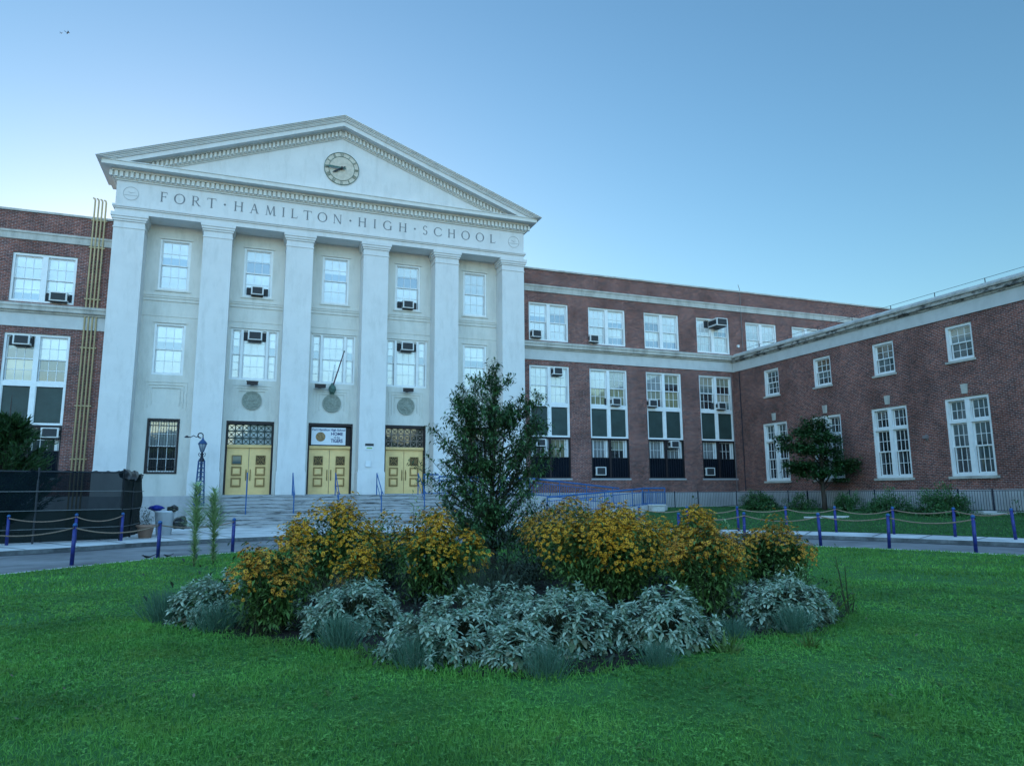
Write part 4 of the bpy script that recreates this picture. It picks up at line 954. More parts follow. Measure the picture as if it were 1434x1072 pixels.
# ramp with blue railings on the right of the portico
f = MB()
f.prism([(9.9, .1), (20.6, .1), (20.6, .86), (14.9, 1.42), (9.9, 1.52)], 1, 35.62, 36.95); f.prism([(14.9, .1), (20.6, .1), (20.6, .84), (14.9, .30)], 1, 34.2, 35.58); f.box(20.6, 22.2, 34.2, 36.95, .1, .85)
tag(f.build('access_ramp', M['concrete']), 'concrete switchback ramp with blue railings right of the portico', 'ramp')
def railing(name, lab, pts, h=.95, bars=True):
    a = empty(name, pts[0], 0, lab, 'railing', 'blue railings on the ramp'); o = Vector(pts[0]); P = [Vector(p) - o for p in pts]
    f = MB(); f.tube([p + Vector((0, 0, h)) for p in P], .045, 6); f.tube([p + Vector((0, 0, h - .2)) for p in P], .022, 5); f.tube([p + Vector((0, 0, .08)) for p in P], .022, 5); f.build('rail', M['blue_rail'], a)
    f = MB(); g_ = MB()
    for i in range(len(P) - 1):
        n_ = max(1, int((P[i + 1] - P[i]).length / .14))
        for k in range(n_ + 1):
            q = P[i].lerp(P[i + 1], k / n_)
            (g_ if k % 12 == 0 else f).tube([q, q + Vector((0, 0, h if k % 12 == 0 else h - .2))], .03 if k % 12 == 0 else .013, 5)
    if bars: f.build('bars', M['blue_rail'], a)
    g_.build('posts', M['blue_rail'], a)
railing('ramp_railing', 'blue railing sloping down to the right on the upper run of the ramp', [(9.6, 36.4, 1.53), (14.9, 36.4, 1.43), (20.4, 36.4, .86)])
railing('ramp_railing', 'thick blue railing sloping up to the right on the front run of the ramp', [(14.9, 34.3, .42), (20.6, 34.3, .84)], .93)
railing('ramp_railing', 'blue railing round the level landing at the right end of the ramp', [(20.65, 34.25, .85), (22.1, 34.25, .85), (22.1, 36.8, .85)])
railing('ramp_railing', 'blue platform railing right of the right gold doors', [(8.75, 36.35, 1.53), (9.55, 36.35, 1.53)], 1.05, False)
f = MB(); f.box(20.95, 21.7, 33.7, 34.1, .1, .84); f.box(20.9, 21.75, 33.65, 34.15, .84, .92); tag(f.build('concrete_pier', M['paving']), 'short pale concrete pier in front of the ramp landing', 'pier')

# ================================================================== iron fence along the wing and back wall
def iron_fence(lab, a, b, posts, zt=1.6):
    e = empty('iron_fence', (a[0], a[1], 0), 0, lab, 'fence', 'iron bar fences at the foot of the brick'); A = Vector((a[0], a[1], 0)); B = Vector((b[0], b[1], 0)); Ln = (B - A).length; d = (B - A) / Ln
    f = MB()
    for k in range(int(Ln / .12)):
        q = d * (k * .12); zg = ground_z(A.x + q.x, A.y + q.y); f.tube([(q.x, q.y, zg + .08), (q.x, q.y, zt - .05)], .0085, 4)
    f.build('bars', M['navy'], e)
    f = MB(); zg0 = ground_z(a[0], a[1]); zg1 = ground_z(b[0], b[1]); f.tube([(0, 0, zt - .05), (B - A) + Vector((0, 0, zt - .05))], .02, 4); f.tube([(0, 0, zg0 + .1), (B - A) + Vector((0, 0, zg1 + .1))], .018, 4); f.build('rails', M['navy'], e)
    for p in posts:
        q = Vector((p[0] - a[0], p[1] - a[1], 0)); f = MB(); f.tube([(q.x, q.y, .3), (q.x, q.y, zt + .04)], .035, 6); f.build('post', M['navy'], e)
iron_fence('dark iron bar fence at the foot of the brick side wing', (29.3, 8), (29.3, 37.2), [(29.3, y) for y in (37.2, 34.9, 32.6, 31.1, 28.15, 26.6, 23.7, 22.2, 20.66, 18.6, 16.5, 14.4, 12.3)])
iron_fence('dark iron bar fence at the foot of the brick wall between ramp and corner', (22.4, 37.2), (29.2, 37.2), [(22.5, 37.2), (24.7, 37.2), (26.4, 37.2)])

# ================================================================== screened construction fence on the left
sf = empty('screened_fence', (-3.85, 26.9, .13), 0, 'tall fence covered in black privacy mesh left of the entrance', 'fence')
cn = Vector((-3.85, 26.9, .13))
path = [Vector((-14, 23.5, .13)), Vector((-3.85, 26.9, .13)), Vector((-3.72, 30.6, .13))]
def screen(z0, z1, m, name, seg, off=.0, wav=.03):
    a, b = path[seg], path[seg + 1]; d = (b - a); Ln = d.length; d /= Ln; nrm = Vector((d.y, -d.x, 0)); n_ = int(Ln / .16); V = []; F = []; rr = random.Random(int(z0 * 10) + seg)
    for i in range(n_ + 1):
        for j in range(7):
            t = j / 6; p = a + d * (Ln * i / n_) + nrm * (off + wav * math.sin(i * .8 + j * .9 + seg) + rr.uniform(-.012, .012))
            z = z0 + (z1 - z0) * t + (rr.uniform(-.05, .05) if (j == 6 and z1 > 2) else 0); V.append((p.x - cn.x, p.y - cn.y, z))
    for i in range(n_):
        for j in range(6): q = i * 7 + j; F.append((q, q + 7, q + 8, q + 1))
    return np_mesh(name, np.array(V), np.array(F), m, sf, True)
for s in (0, 1):
    screen(.05, 1.02, M['screen_low'], 'mesh_screen', s); screen(1.02, 2.26, M['screen_top'] if s == 0 else M['screen_low'], 'mesh_screen', s)
f = MB()
for seg in (0, 1):
    a, b = path[seg] - cn, path[seg + 1] - cn; d = (b - a).normalized(); nrm = Vector((d.y, -d.x, 0)) * .06
    for z in (.45, 1.02, 1.62): f.tube([a + nrm + Vector((0, 0, z)), (a + b) / 2 + nrm + Vector((0, 0, z - .015)), b + nrm + Vector((0, 0, z + .01))], .014, 4)
f.build('seam', M['seam'], sf)
f = MB()
for seg in (0, 1):
    a, b = path[seg] - cn, path[seg + 1] - cn; Ln = (b - a).length
    f.tube([a + Vector((0, 0, 2.24)), b + Vector((0, 0, 2.24))], .025, 6)
    for k in range(int(Ln / 2.4) + 1):
        q = b - (b - a).normalized() * 2.4 * k if seg == 0 else a + (b - a).normalized() * 1.8 * k
        f.tube([q, q + Vector((0, 0, 2.36))], .035, 6)
f.build('post', M['ac_dark'], sf)
# mesh rolled and bunched over the top of the short return
V = []; 
f = MB(); rr = random.Random(3)
f.tube([(.0 + rr.uniform(-.05, .05), i * .28, 2.16 + rr.uniform(-.05, .08)) for i in range(14)], [rr.uniform(.07, .17) for i in range(14)], 8); f.build('bunched_mesh', M['bag'], sf, True)

# ================================================================== posts and ropes
def blue_post(x, y, z, lab, h=.92):
    p = empty('rope_post', (x, y, z), 0, lab, 'post', 'blue rope posts along the drive'); p.rotation_euler = (random.gauss(0, .022), random.gauss(0, .022), random.uniform(-.3, .3))
    f = MB(); f.tube([(0, 0, -.05), (0, 0, h)], .045, 10); f.build('shaft', M['blue'], p, True)
    f = MB(); f.lathe([(.05, h - .01), (.055, h + .01), (.04, h + .045), (.015, h + .06)], (0, 0, 0), 10); f.build('cap', M['blue_rail'], p, True)
    f = MB(); f.tube([(0, -.03, h - .06), (0, -.08, h - .03), (0, -.06, h - .01)], .01, 5); f.build('rope_hook', M['iron'], p)
    return Vector((x, y - .05, z + h - .05))
def rope(a, b, lab, sag=.10):
    o = (a + b) / 2; pts = []
    for i in range(13):
        t = i / 12; p = a.lerp(b, t) - o; p.z -= sag * 4 * t * (1 - t); pts.append(p)
    f = MB(); f.tube(pts, .016, 6); r_ = f.build('rope', M['rope'], None, True); r_.location = o; tag(r_, lab, 'rope', 'ropes between the blue posts')
near = [(-5.35, 18.1, 'at the far left of the lawn edge', 1), (-3.72, 19.4, 'on the lawn edge before the black screened fence', 1), (-1.97, 19.98, 'between the two dark birds', 1), (-.25, 21.15, 'right of the feathery weeds, behind yellow flowers', 1)]
nearR = [(12.55, 18.75, 'peeping just above the back row of yellow flowers', 1), (14.35, 17.95, 'behind the right end of the yellow flowers', 1), (15.62, 16.2, 'above the right tip of the flower bed', 1), (16.5, 14.65, 'on the near lawn edge, second from the right', 1), (17.25, 12.75, 'on the near lawn edge, rightmost', 1)]
farL = [(-6.7, 25.75, 'leftmost at the foot of the black fence', 1), (-5.0, 26.25, 'midway along the foot of the black fence', 1), (-3.75, 26.6, 'beside the terracotta planter', 1)]
farR = [(14.55, 24.4, 'beside the bare sapling before the ramp', 1), (15.95, 23.2, 'on the far kerb right of the pale pier', 1), (17.35, 22.0, 'on the far kerb before the brick corner', 1), (18.46, 20.7, 'on the far kerb left of the small dark tree', 1), (19.8, 19.75, 'on the far kerb right of the small dark tree', 1), (20.54, 18.0, 'on the far kerb before the middle spreading bush', 1), (21.0, 16.15, 'on the far kerb before the widest bush', 1), (21.4, 14.55, 'on the far kerb by the pale stone blocks', 1)]
for row in (near, nearR, farL, farR):
    tops = []
    for x, y, s_, _ in row:
        lawn_side = row in (near, nearR)
        tops.append(blue_post(x, y, .03 if lawn_side else .13, 'blue rope post ' + s_, .88 if lawn_side else .86))
    for i in range(len(tops) - 1):
        rope(tops[i], tops[i + 1], 'rope slung right of the post ' + row[i][2], .13 + .03 * math.sin(i * 2.1))
# ================================================================== things by the fence
pot = empty('planter', (-3.2, 27.9, .13), 0, 'terracotta planter with a dry grey shrub beside the black fence', 'planter')
f = MB(); f.lathe([(.20, 0), (.27, .38), (.28, .38), (.31, .38), (.31, .46), (.28, .46), (.27, .43)], (0, 0, 0), 18); f.build('pot', M['terracotta'], pot, True)
bin_ = empty('waste_bin', (-2.78, 29.6, .13), 0, 'white tapered bin heaped with black bags behind the planter', 'bin')
f = MB(); f.lathe([(.26, 0), (.34, .82), (.36, .83), (.36, .90), (.33, .90), (.32, .84)], (0, 0, 0), 16); f.build('body', M['bin_white'], bin_, True)
def blob(name, c, r, m, parent=None, seed=0, sq=(1, 1, 1)):
    bm = bmesh.new(); bmesh.ops.create_icosphere(bm, subdivisions=3, radius=1); rr = random.Random(seed)
    ph = [rr.uniform(0, 6) for _ in range(6)]
    for v in bm.verts:
        k = 1 + .14 * math.sin(v.co.x * 5 + ph[0]) + .12 * math.sin(v.co.y * 6 + ph[1]) + .1 * math.sin(v.co.z * 8 + ph[2]) + rr.uniform(-.03, .03); v.co = Vector((v.co.x * r * sq[0] * k + c[0], v.co.y * r * sq[1] * k + c[1], v.co.z * r * sq[2] * k + c[2]))
    me = bpy.data.meshes.new(name); bm.to_mesh(me); bm.free(); o = link_mesh(name, me, m, parent); me.polygons.foreach_set('use_smooth', [True] * len(me.polygons)); return o
tag(blob('bin_bag', (-2.50, 29.5, 1.10), .17, M['bag'], None, 1, (1.2, 1, .8)), 'shiny black bag drooping over the top of the white bin', 'bag')
tag(blob('bin_bag', (-2.25, 29.8, .55), .26, M['bag'], None, 2, (1, 1, .9)), 'full black bag on the pavement right of the white bin', 'bag')
tag(blob('tarp', (-3.08, 29.6, 1.13), .17, M['tarp'], None, 4, (1.5, 1, .6)), 'crumpled blue tarp heaped on the white bin', 'tarp')
f = MB(); f.box(28.3, 29.05, 19.6, 21.2, .3, .66); f.box(28.5, 29.0, 17.6, 19.62, .3, .60); f.box(28.28, 29.07, 20.4, 20.8, .6, .72); tag(f.build('stone_block', M['lime_white']), 'low pale stone blocks on the lawn at the foot of the fence, far right', 'blocks')
f = MB(); f.box(-.9, .9, -.12, .12, 0, .06); f.box(-.3, .95, -.10, .14, .06, .10); o = f.build('stone_slab', M['lime_white']); o.location = (24.3, 24.8, ground_z(24.3, 24.8) + .005); o.rotation_euler = (0, 0, R(-42)); tag(o, 'pale flat slab lying on the lawn in front of the small dark tree', 'slab')

# birds
def bird(loc, rz, lab, sc=1.0, fly=False):
    b = empty('bird', loc, rz, lab, 'bird', 'birds'); b.scale = (sc,) * 3
    f = MB(); f.tube([(-.15, 0, .10), (-.08, 0, .105), (0, 0, .11), (.07, 0, .135), (.11, 0, .165), (.135, 0, .175), (.16, 0, .172), (.19, 0, .165)], [.01, .032, .045, .038, .024, .026, .02, .004], 10)
    f.build('body', M['bird'], b, True)
    f = MB(); f.prism([(-.12, .095), (-.34, .19), (-.35, .215), (-.11, .125)], 1, -.02, .02); f.build('tail', M['bird'], b)
    if fly:
        for s in (-1, 1):
            f = MB(); f.add([(.05, 0, .12), (-.07, 0, .12), (-.05, s * .16, .19), (.06, s * .16, .2), (-.08, s * .36, .14), (-.04, s * .36, .145), (.05, 0, .105), (-.07, 0, .105), (-.05, s * .16, .18), (.06, s * .16, .19)], [(0, 1, 2, 3), (3, 2, 4, 5), (6, 7, 8, 9)]); f.build('wing', M['bird'], b)
    else:
        for s in (-1, 1):
            f = MB(); f.tube([(.07, s * .035, .12), (-.02, s * .045, .115), (-.17, s * .02, .12)], [.01, .03, .004], 6); f.build('wing', M['bird'], b, True)
            f = MB(); f.tube([(.0, s * .018, .08), (-.01, s * .018, .04), (.0, s * .018, 0), (.03, s * .018, 0)], .005, 4); f.build('leg', M['iron'], b)
bird((-2.18, 19.62, .045), R(196), 'larger dark long-tailed bird on the lawn edge left of the blue post', .62); bird((-1.76, 19.95, .045), R(212), 'smaller dark bird on the lawn edge right of the blue post', .48)
bird((-15, 60, 38.0), R(20), 'small dark bird flying high above the left brick block', .75, True); bird((-15.7, 61, 38.5), R(60), 'faint small bird flying left of the other one in the sky', .45, True)

# ================================================================== vegetation
def rnd_dirs(n, up0=-.2, up1=1.0, rng=RNG):
    a = rng.uniform(0, 2 * np.pi, n); z = rng.uniform(up0, up1, n); r = np.sqrt(1 - np.clip(z, -1, 1) ** 2); return np.stack([r * np.cos(a), r * np.sin(a), z], 1)

LM = dict(
    tree=leaf_mat('young_tree_leaf', (.026, .07, .025), (.09, .19, .06), .45, .15),
    tree_dark=leaf_mat('small_tree_leaf', (.022, .075, .025), (.06, .16, .05), .5, .12),
    ever=leaf_mat('evergreen_leaf', (.012, .04, .012), (.03, .08, .02), .6, .08),
    bush=leaf_mat('bush_leaf', (.035, .11, .04), (.10, .24, .08), .6, .15),
    cone_leaf=leaf_mat('coneflower_leaf', (.05, .11, .025), (.15, .25, .06), .6, .2),
    petal=leaf_mat('yellow_petal', (.58, .23, .014), (.95, .50, .03), .6, .25),
    petal_brown=leaf_mat('faded_petal', (.40, .15, .022), (.85, .43, .04), .7, .2),
    cone=mat('flower_centre', (.07, .045, .015), .9, .4, 30),
    sage=leaf_mat('silver_leaf', (.10, .20, .12), (.52, .60, .44), .75, .12),
    sage_old=leaf_mat('old_silver_leaf', (.08, .15, .06), (.28, .25, .15), .8, .15),
    lav=leaf_mat('lavender_leaf', (.05, .13, .075), (.12, .23, .15), .75, .15),
    tail=leaf_mat('feathery_weed_leaf', (.26, .38, .18), (.50, .62, .32), .7, .25),
    strap=leaf_mat('strap_leaf', (.07, .13, .025), (.14, .22, .05), .55, .25),
    dry=leaf_mat('dry_stalk', (.12, .10, .06), (.22, .19, .12), .9, .1),
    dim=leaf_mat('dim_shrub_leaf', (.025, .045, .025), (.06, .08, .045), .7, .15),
    stem=mat('green_stem', (.05, .06, .025), .8, .3, 8),
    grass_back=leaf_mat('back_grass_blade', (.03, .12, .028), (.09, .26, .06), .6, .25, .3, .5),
    grass=leaf_mat('grass_blade', (.06, .20, .028), (.18, .43, .08), .6, .25, .38, .7, (.17, .30, .05)),
)
def stems_mesh(P0, P1, r, bend, name, m, parent):
    """many thin four-sided bent stems as one part"""
    n = len(P0); mid = (P0 + P1) / 2 + bend; V = []; 
    a = RNG.uniform(0, 6.28, n); pts = [P0, mid, P1]; rr = [r, r * .8, r * .5]; K = 3
    for q, rad in zip(pts, rr):
        for k in range(K): V.append(q + np.stack([np.cos(a + k * 2.094), np.sin(a + k * 2.094), np.zeros(n)], 1) * rad)
    V = np.stack(V, 1).reshape(-1, 3); base = (np.arange(n) * 9)[:, None]; F = []
    for i in range(2):
        for k in range(3): F.append(np.stack([i * 3 + k, i * 3 + (k + 1) % 3, (i + 1) * 3 + (k + 1) % 3, (i + 1) * 3 + k]))
    F = (np.array(F)[None] + base[:, :, None]).reshape(-1, 4)
    return np_mesh(name, V, F, m, parent)

# flower head template: 8 petals + cone
def flower_template():
    v = []; f = []
    for k in range(8):
        a = k * math.pi / 4; c, s = math.cos(a), math.sin(a); t = (-s, c)
        b = len(v)
        for r_, z, w_ in ((.22, .05, .13), (.65, .02, .20), (1.0, -.16, .10)):
            v += [(c * r_ - t[0] * w_, s * r_ - t[1] * w_, z), (c * r_ + t[0] * w_, s * r_ + t[1] * w_, z)]
        f += [(b, b + 1, b + 3, b + 2), (b + 2, b + 3, b + 5, b + 4)]
    return np.array(v), np.array(f)
def cone_template():
    v = [(0, 0, .30)]; n = 6
    for r_, z in ((.20, .24), (.28, .05)): v += [(r_ * math.cos(k * 2 * math.pi / n), r_ * math.sin(k * 2 * math.pi / n), z) for k in range(n)]
    f = []
    for k in range(n): f.append((1 + k, 1 + (k + 1) % n, 7 + (k + 1) % n, 7 + k))
    for k in range(0, n, 2): f.append((0, 1 + k, 1 + (k + 1) % n, 1 + (k + 2) % n))
    return np.array(v), np.array(f)
FT, CT = flower_template(), cone_template()
def frames_up(d, rng=RNG):
    """frames whose local Z is d"""
    d = d / np.linalg.norm(d, axis=1, keepdims=True); h = rng.normal(size=d.shape); x = np.cross(h, d); x /= np.linalg.norm(x, axis=1, keepdims=True); y = np.cross(d, x)
    return np.stack([x, y, d], 2)

def coneflower(x, y, w_, h, lab, seed, nfl=330, brown=False, low=.38, fs=.027):
    rng = np.random.default_rng(seed); r = w_ / 2; nfl = int(nfl * 4.0)
    p = empty('coneflower_clump', (x, y, .05), 0, lab, 'flowers', 'yellow coneflower clumps in the bed')
    nl = 15; la = rng.uniform(0, 6.28, nl); lr = r * rng.uniform(.05, 1, nl) ** .6 * .88; lx, ly = lr * np.cos(la), lr * np.sin(la); lh = h * rng.uniform(.78, 1.0, nl) * (1 - .34 * (lr / r) ** 2); lw = r * rng.uniform(.24, .42, nl)
    lh[0] = h; lx[0] *= .4; ly[0] *= .4
    n = nfl; k = rng.integers(0, nl, n * 4); d = rnd_dirs(n * 4, -.75, 1, rng); zc = lh[k] - lw[k]
    P = np.stack([lx[k] + d[:, 0] * lw[k], ly[k] + d[:, 1] * lw[k], zc + d[:, 2] * lw[k] * np.where(d[:, 2] > 0, 1.0, 1.5)], 1); P += rng.normal(0, .03, P.shape); P *= (1 + np.abs(rng.normal(0, .05, (len(P), 1))) * (rng.uniform(0, 1, (len(P), 1)) < .3))
    keep = P[:, 2] > h * low * rng.uniform(.6, 1.3, len(P))
    for q in range(nl):
        dd = ((P[:, 0] - lx[q]) / lw[q]) ** 2 + ((P[:, 1] - ly[q]) / lw[q]) ** 2 + ((P[:, 2] - (lh[q] - lw[q])) / (lw[q] * 1.05)) ** 2; keep &= (dd > .60)
    # looser flowering towards the bottom
    keep &= rng.uniform(0, 1, len(P)) < np.clip((P[:, 2] / h - .15) * 1.7, .12, 1)
    keep &= (np.sin(P[:, 0] * 9 + seed) + np.sin(P[:, 1] * 8 + seed * 2) + np.sin(P[:, 2] * 11 + P[:, 0] * 5)) > rng.uniform(-2.2, 1.0, len(P))
    P = P[keep][:n]; d = d[keep][:n]; n = len(P)
    nd = d * .9 + np.array([0, 0, .75]) + rng.normal(0, .3, d.shape)
    ns = min(130, n); base = rng.normal(0, r * .30, (ns, 3)); base[:, 2] = 0
    stems_mesh(base, P[:ns] * .97, .005, rng.normal(0, .05, (ns, 3)) + (P[:ns] - base) * [[-.06, -.06, .04]], 'stems', LM['stem'], p)
    nf = int(4600 * w_ * h); t = rng.uniform(.05, 1.0, nf) ** .6; j = rng.integers(0, n, nf); b2 = rng.normal(0, r * .42, (nf, 3)); b2[:, 2] = 0
    Q = b2 + (P[j] - b2) * t[:, None] + rng.normal(0, .045, (nf, 3)); Q[:, 2] = np.abs(Q[:, 2])
    dr = rnd_dirs(nf, -.6, .6, rng) + (Q - [[0, 0, h * .5]]) * .5; tv, tf = leaf_template(.36, 2, .3, .2)
    V, F = scatter(tv, tf, Q, basis(dr), rng.uniform(.045, .105, nf)); np_mesh('foliage', V, F, LM['cone_leaf'], p)
    S = rng.uniform(.7, 1.3, n) * fs; B = frames_up(nd, rng)
    V, F = scatter(*FT, P, B, S); tag(np_mesh('blossoms', V, F, LM['petal_brown' if brown else 'petal'], p), kind='stuff')
    V, F = scatter(*CT, P, B, S * 1.05); tag(np_mesh('flower_centres', V, F, LM['cone'], p), kind='stuff')
    return p
for i, (x, y, w_, h, n, br, lab) in enumerate((
    (.34, 8.75, .80, 1.12, 190, True, 'sparse yellow coneflower clump leaning forward at the front left of the bed'),
    (1.25, 10.9, 1.40, 1.46, 420, False, 'tall rounded yellow coneflower clump at the back left of the bed'),
    (1.45, 9.75, .55, .86, 120, False, 'small low bright yellow coneflower clump under the tall back-left one'),
    (2.65, 10.1, 1.30, 1.30, 360, False, 'dense yellow coneflower clump left of the young tree trunk'),
    (4.75, 9.0, 1.60, 1.42, 560, False, 'largest bright yellow coneflower clump right of the young tree'),
    (5.75, 11.9, 2.0, 1.46, 420, True, 'duller yellow coneflower clump behind the largest bright one'),
    (5.25, 7.35, .95, 1.17, 230, True, 'brownish thin yellow coneflower clump at the front right of the bed'),
    (7.75, 9.0, 1.15, 1.18, 260, True, 'faded yellow coneflower clump at the far right end of the bed'),
    (7.1, 10.3, 1.35, 1.28, 340, False, 'yellow coneflower clump at the back right, left of the faded end clump'),
    (6.3, 10.9, 1.3, 1.32, 260, False, 'yellow coneflower clump at the back between the duller and back right ones'),
    (2.2, 12.3, 1.0, 1.22, 140, True, 'small brownish coneflower clump at the far back left'),
    (6.15, 8.55, .9, 1.08, 220, False, 'yellow coneflower clump between the largest and the faded end ones'))):
    coneflower(x, y, w_ * 1.08, h, lab, 100 + i, n, br)

# silver-leaved mounds
ST = leaf_template(.46, 4, .42, .22, .30, .5)
def sage(x, y, w_, d_, h, lab, seed, n=115):
    rng = np.random.default_rng(seed); n = int(n * 2.6); p = empty('silver_sage', (x, y, .05), 0, lab, 'plant', 'silver-leaved mounds at the front of the bed')
    dirs = rnd_dirs(n, -.02, 1, rng); lump = 1 + .14 * np.sin(dirs[:, 0] * 5 + seed) * np.cos(dirs[:, 1] * 4 + seed) + .16 * np.sin(dirs[:, 1] * 7 + seed * 2)
    C = dirs * [[w_ / 2 * 1.02, d_ / 2 * 1.02, h * .86]] * lump[:, None] * rng.uniform(.80, 1.04, (n, 1)); C[:, 2] += .04
    ax = dirs * [[.75, .75, .9]] + [[0, 0, .55]] + rng.normal(0, .18, dirs.shape); A = frames_up(ax, rng)
    L_ = 12; pos = []; dr = []; sc = []
    for k in range(L_):
        ang = k * 2.4 + rng.uniform(-.25, .25, n); el = .15 + 1.0 * (k / L_) + rng.normal(0, .1, n)
        loc = np.stack([np.cos(ang) * np.cos(el), np.sin(ang) * np.cos(el), np.sin(el)], 1); dr.append(np.einsum('nij,nj->ni', A, loc)); pos.append(C + A[:, :, 2] * (.045 * k / L_)); sc.append(rng.uniform(.046, .085, n) * (1.15 - .55 * k / L_))
    pos, dr, sc = np.concatenate(pos), np.concatenate(dr), np.concatenate(sc)
    V, F = scatter(*ST, pos, basis(dr, rng.normal(0, .25, len(dr))), sc); np_mesh('leaves', V, F, LM['sage'], p, True)
    m_ = 260; dd = rnd_dirs(m_, -.05, .7, rng); Q = dd * [[w_ / 2 * .85, d_ / 2 * .85, h * .6]] * rng.uniform(.5, 1, (m_, 1)); Q[:, 2] = np.abs(Q[:, 2]) + .03
    V, F = scatter(*ST, Q, basis(dd * [[1, 1, -.3]] + rng.normal(0, .4, dd.shape)), rng.uniform(.09, .15, m_)); np_mesh('old_leaves', V, F, LM['sage_old'], p, True)
    b0 = rng.normal(0, .06, (n, 3)); b0[:, 2] = 0; stems_mesh(b0, C, .006, np.zeros((n, 3)), 'stems', LM['stem'], p)
for i, a in enumerate(((-.25, 9.75, .95, 1.0, .60, 'silver-leaved mound at the far left end of the bed', 100), (1.2, 8.35, 1.1, .95, .55, 'silver-leaved mound between the front-left coneflowers and the central mounds', 120),
    (2.0, 6.85, 1.15, 1.0, .56, 'silver-leaved mound left in the big front group, behind a lavender tuft', 125), (2.4, 6.2, .55, .5, .36, 'small silver-leaved mound spilling onto the grass at the very front', 55),
    (3.05, 6.6, 1.2, 1.0, .60, 'silver-leaved mound in the middle of the big front group', 130), (4.05, 6.4, 1.0, .85, .56, 'silver-leaved mound right in the big front group, before the brownish coneflowers', 110),
    (2.75, 7.5, 1.0, .8, .55, 'silver-leaved mound at the back of the big front group', 80), (6.0, 6.95, 1.15, 1.0, .56, 'silver-leaved mound at the right end of the bed', 115))):
    sage(a[0], a[1], a[2] * 1.06, a[3], a[4] * .93, a[5], 300 + i, a[6])

BT = blade_template(.05, 3, .12)
def tuft(name, x, y, r, h, n, m, lab, cat, group, seed, wd=1.0, lean=.55, tpl=BT, rise=.5):
    rng = np.random.default_rng(seed); p = empty(name, (x, y, .05), 0, lab, cat, group)
    b0 = rng.normal(0, r * .33, (n, 3)); b0[:, 2] = rng.uniform(0, h * rise, n) * rng.uniform(0, 1, n)
    d = np.stack([b0[:, 0] / r * lean * 1.6, b0[:, 1] / r * lean * 1.6, np.ones(n)], 1) + rng.normal(0, .22, (n, 3)) * [[1, 1, .2]]
    ln = (h - b0[:, 2]) * rng.uniform(.5, 1.05, n); V, F = scatter(*tpl, b0, basis(d, rng.uniform(0, 6.28, n)), np.stack([ln * 0 + h * wd, ln, ln], 1)); np_mesh('leaves', V, F, m, p)
    return p
for i, (x, y, r, h, lab) in enumerate(((-.83, 9.85, .26, .46, 'blue-green lavender tuft at the far left tip of the bed'), (-.22, 9.1, .36, .38, 'wide lavender tuft before the left-end silver mound'), (.98, 7.55, .24, .38, 'lavender tuft on the grass edge between left coneflowers and centre'),
    (1.52, 6.5, .25, .33, 'lavender tuft at the left end of the big silver front group'), (2.47, 5.78, .23, .30, 'dark lavender tuft at the front middle, closest to the viewer'), (3.57, 5.75, .21, .24, 'low lavender tuft at the foot of the right silver front mound'),
    (5.72, 6.4, .25, .34, 'lavender tuft before the right-end silver mound'), (4.9, 6.4, .2, .24, 'low lavender tuft under the brownish coneflowers'))):
    tuft('lavender_tuft', x, y, r, h, 560, LM['lav'], lab, 'plant', 'lavender tufts along the bed edge', 500 + i, .26, .5, BT, .7)
SB_ = blade_template(.09, 3, .5)
for i, (x, y, r, h, lab) in enumerate(((4.46, 5.95, .14, .22, 'bright green strap-leaved tuft on the grass below the brownish coneflowers'), (5.36, 5.8, .10, .17, 'small strap-leaved tuft on the lawn right of the bed front'), (6.85, 7.1, .22, .36, 'yellow-green arching strap-leaved plant at the right end of the bed'))):
    tuft('strap_leaf_plant', x, y, r, h, 34, LM['strap'], lab, 'plant', 'strap-leaved plants', 600 + i, 1.1, .8, SB_, .05)
tuft('dry_grass', 1.15, 9.2, .3, .62, 260, LM['dry'], 'pale dry grass tuft among the left coneflowers', 'grass', None, 650, .22, .4, BT, .4)
tuft('dry_grass', 5.2, 6.0, .14, .07, 60, LM['dry'], 'small dry brown grass patch on the lawn front right', 'grass', None, 651, .3, .9, BT, .1)
tuft('green_grass_clump', 3.0, 9.0, .4, .75, 300, LM['dim'], 'tall thin green stalks between two coneflower clumps, under the tree', 'plant', None, 652, .2, .35, BT, .4)

def leafy(name, x, y, z, rx, ry, h, n, m, ls, lab, cat, group, seed, lobes=5, low=.15, wl=.38, stems=14, pm='stem'):
    """bush: leaves in clumps round branch tips"""
    rng = np.random.default_rng(seed); p = empty(name, (x, y, z), 0, lab, cat, group)
    nt_ = max(8, n // 45); d = rnd_dirs(nt_, low, 1, rng); tips = d * [[rx, ry, h * .92]] * rng.uniform(.55, 1.02, (nt_, 1)) * (1 + .2 * np.sin(d[:, :1] * 4 + seed)); k = rng.integers(0, nt_, n)
    Q = tips[k] + rng.normal(0, 1, (n, 3)) * [[rx * .12, ry * .12, h * .09]]; Q[:, 2] = np.abs(Q[:, 2]) + .02
    dr = (Q - [[0, 0, h * .25]]) / [[rx, ry, h]] + rng.normal(0, .5, (n, 3)); V, F = scatter(*leaf_template(wl, 2, .25, .2), Q, basis(dr), rng.uniform(.7, 1.3, n) * ls); np_mesh('foliage', V, F, m, p)
    b0 = rng.normal(0, .05, (nt_, 3)); b0[:, 2] = 0; stems_mesh(b0, tips, .010, np.zeros((nt_, 3)), 'stems', LM[pm], p)
    return p
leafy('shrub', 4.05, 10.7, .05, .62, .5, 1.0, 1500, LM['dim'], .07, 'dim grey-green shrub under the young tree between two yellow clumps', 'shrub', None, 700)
leafy('shrub', 4.9, 11.6, .05, .6, .5, 1.2, 1100, LM['dim'], .07, 'dim shrub behind the young tree trunk at the back of the bed', 'shrub', None, 701)
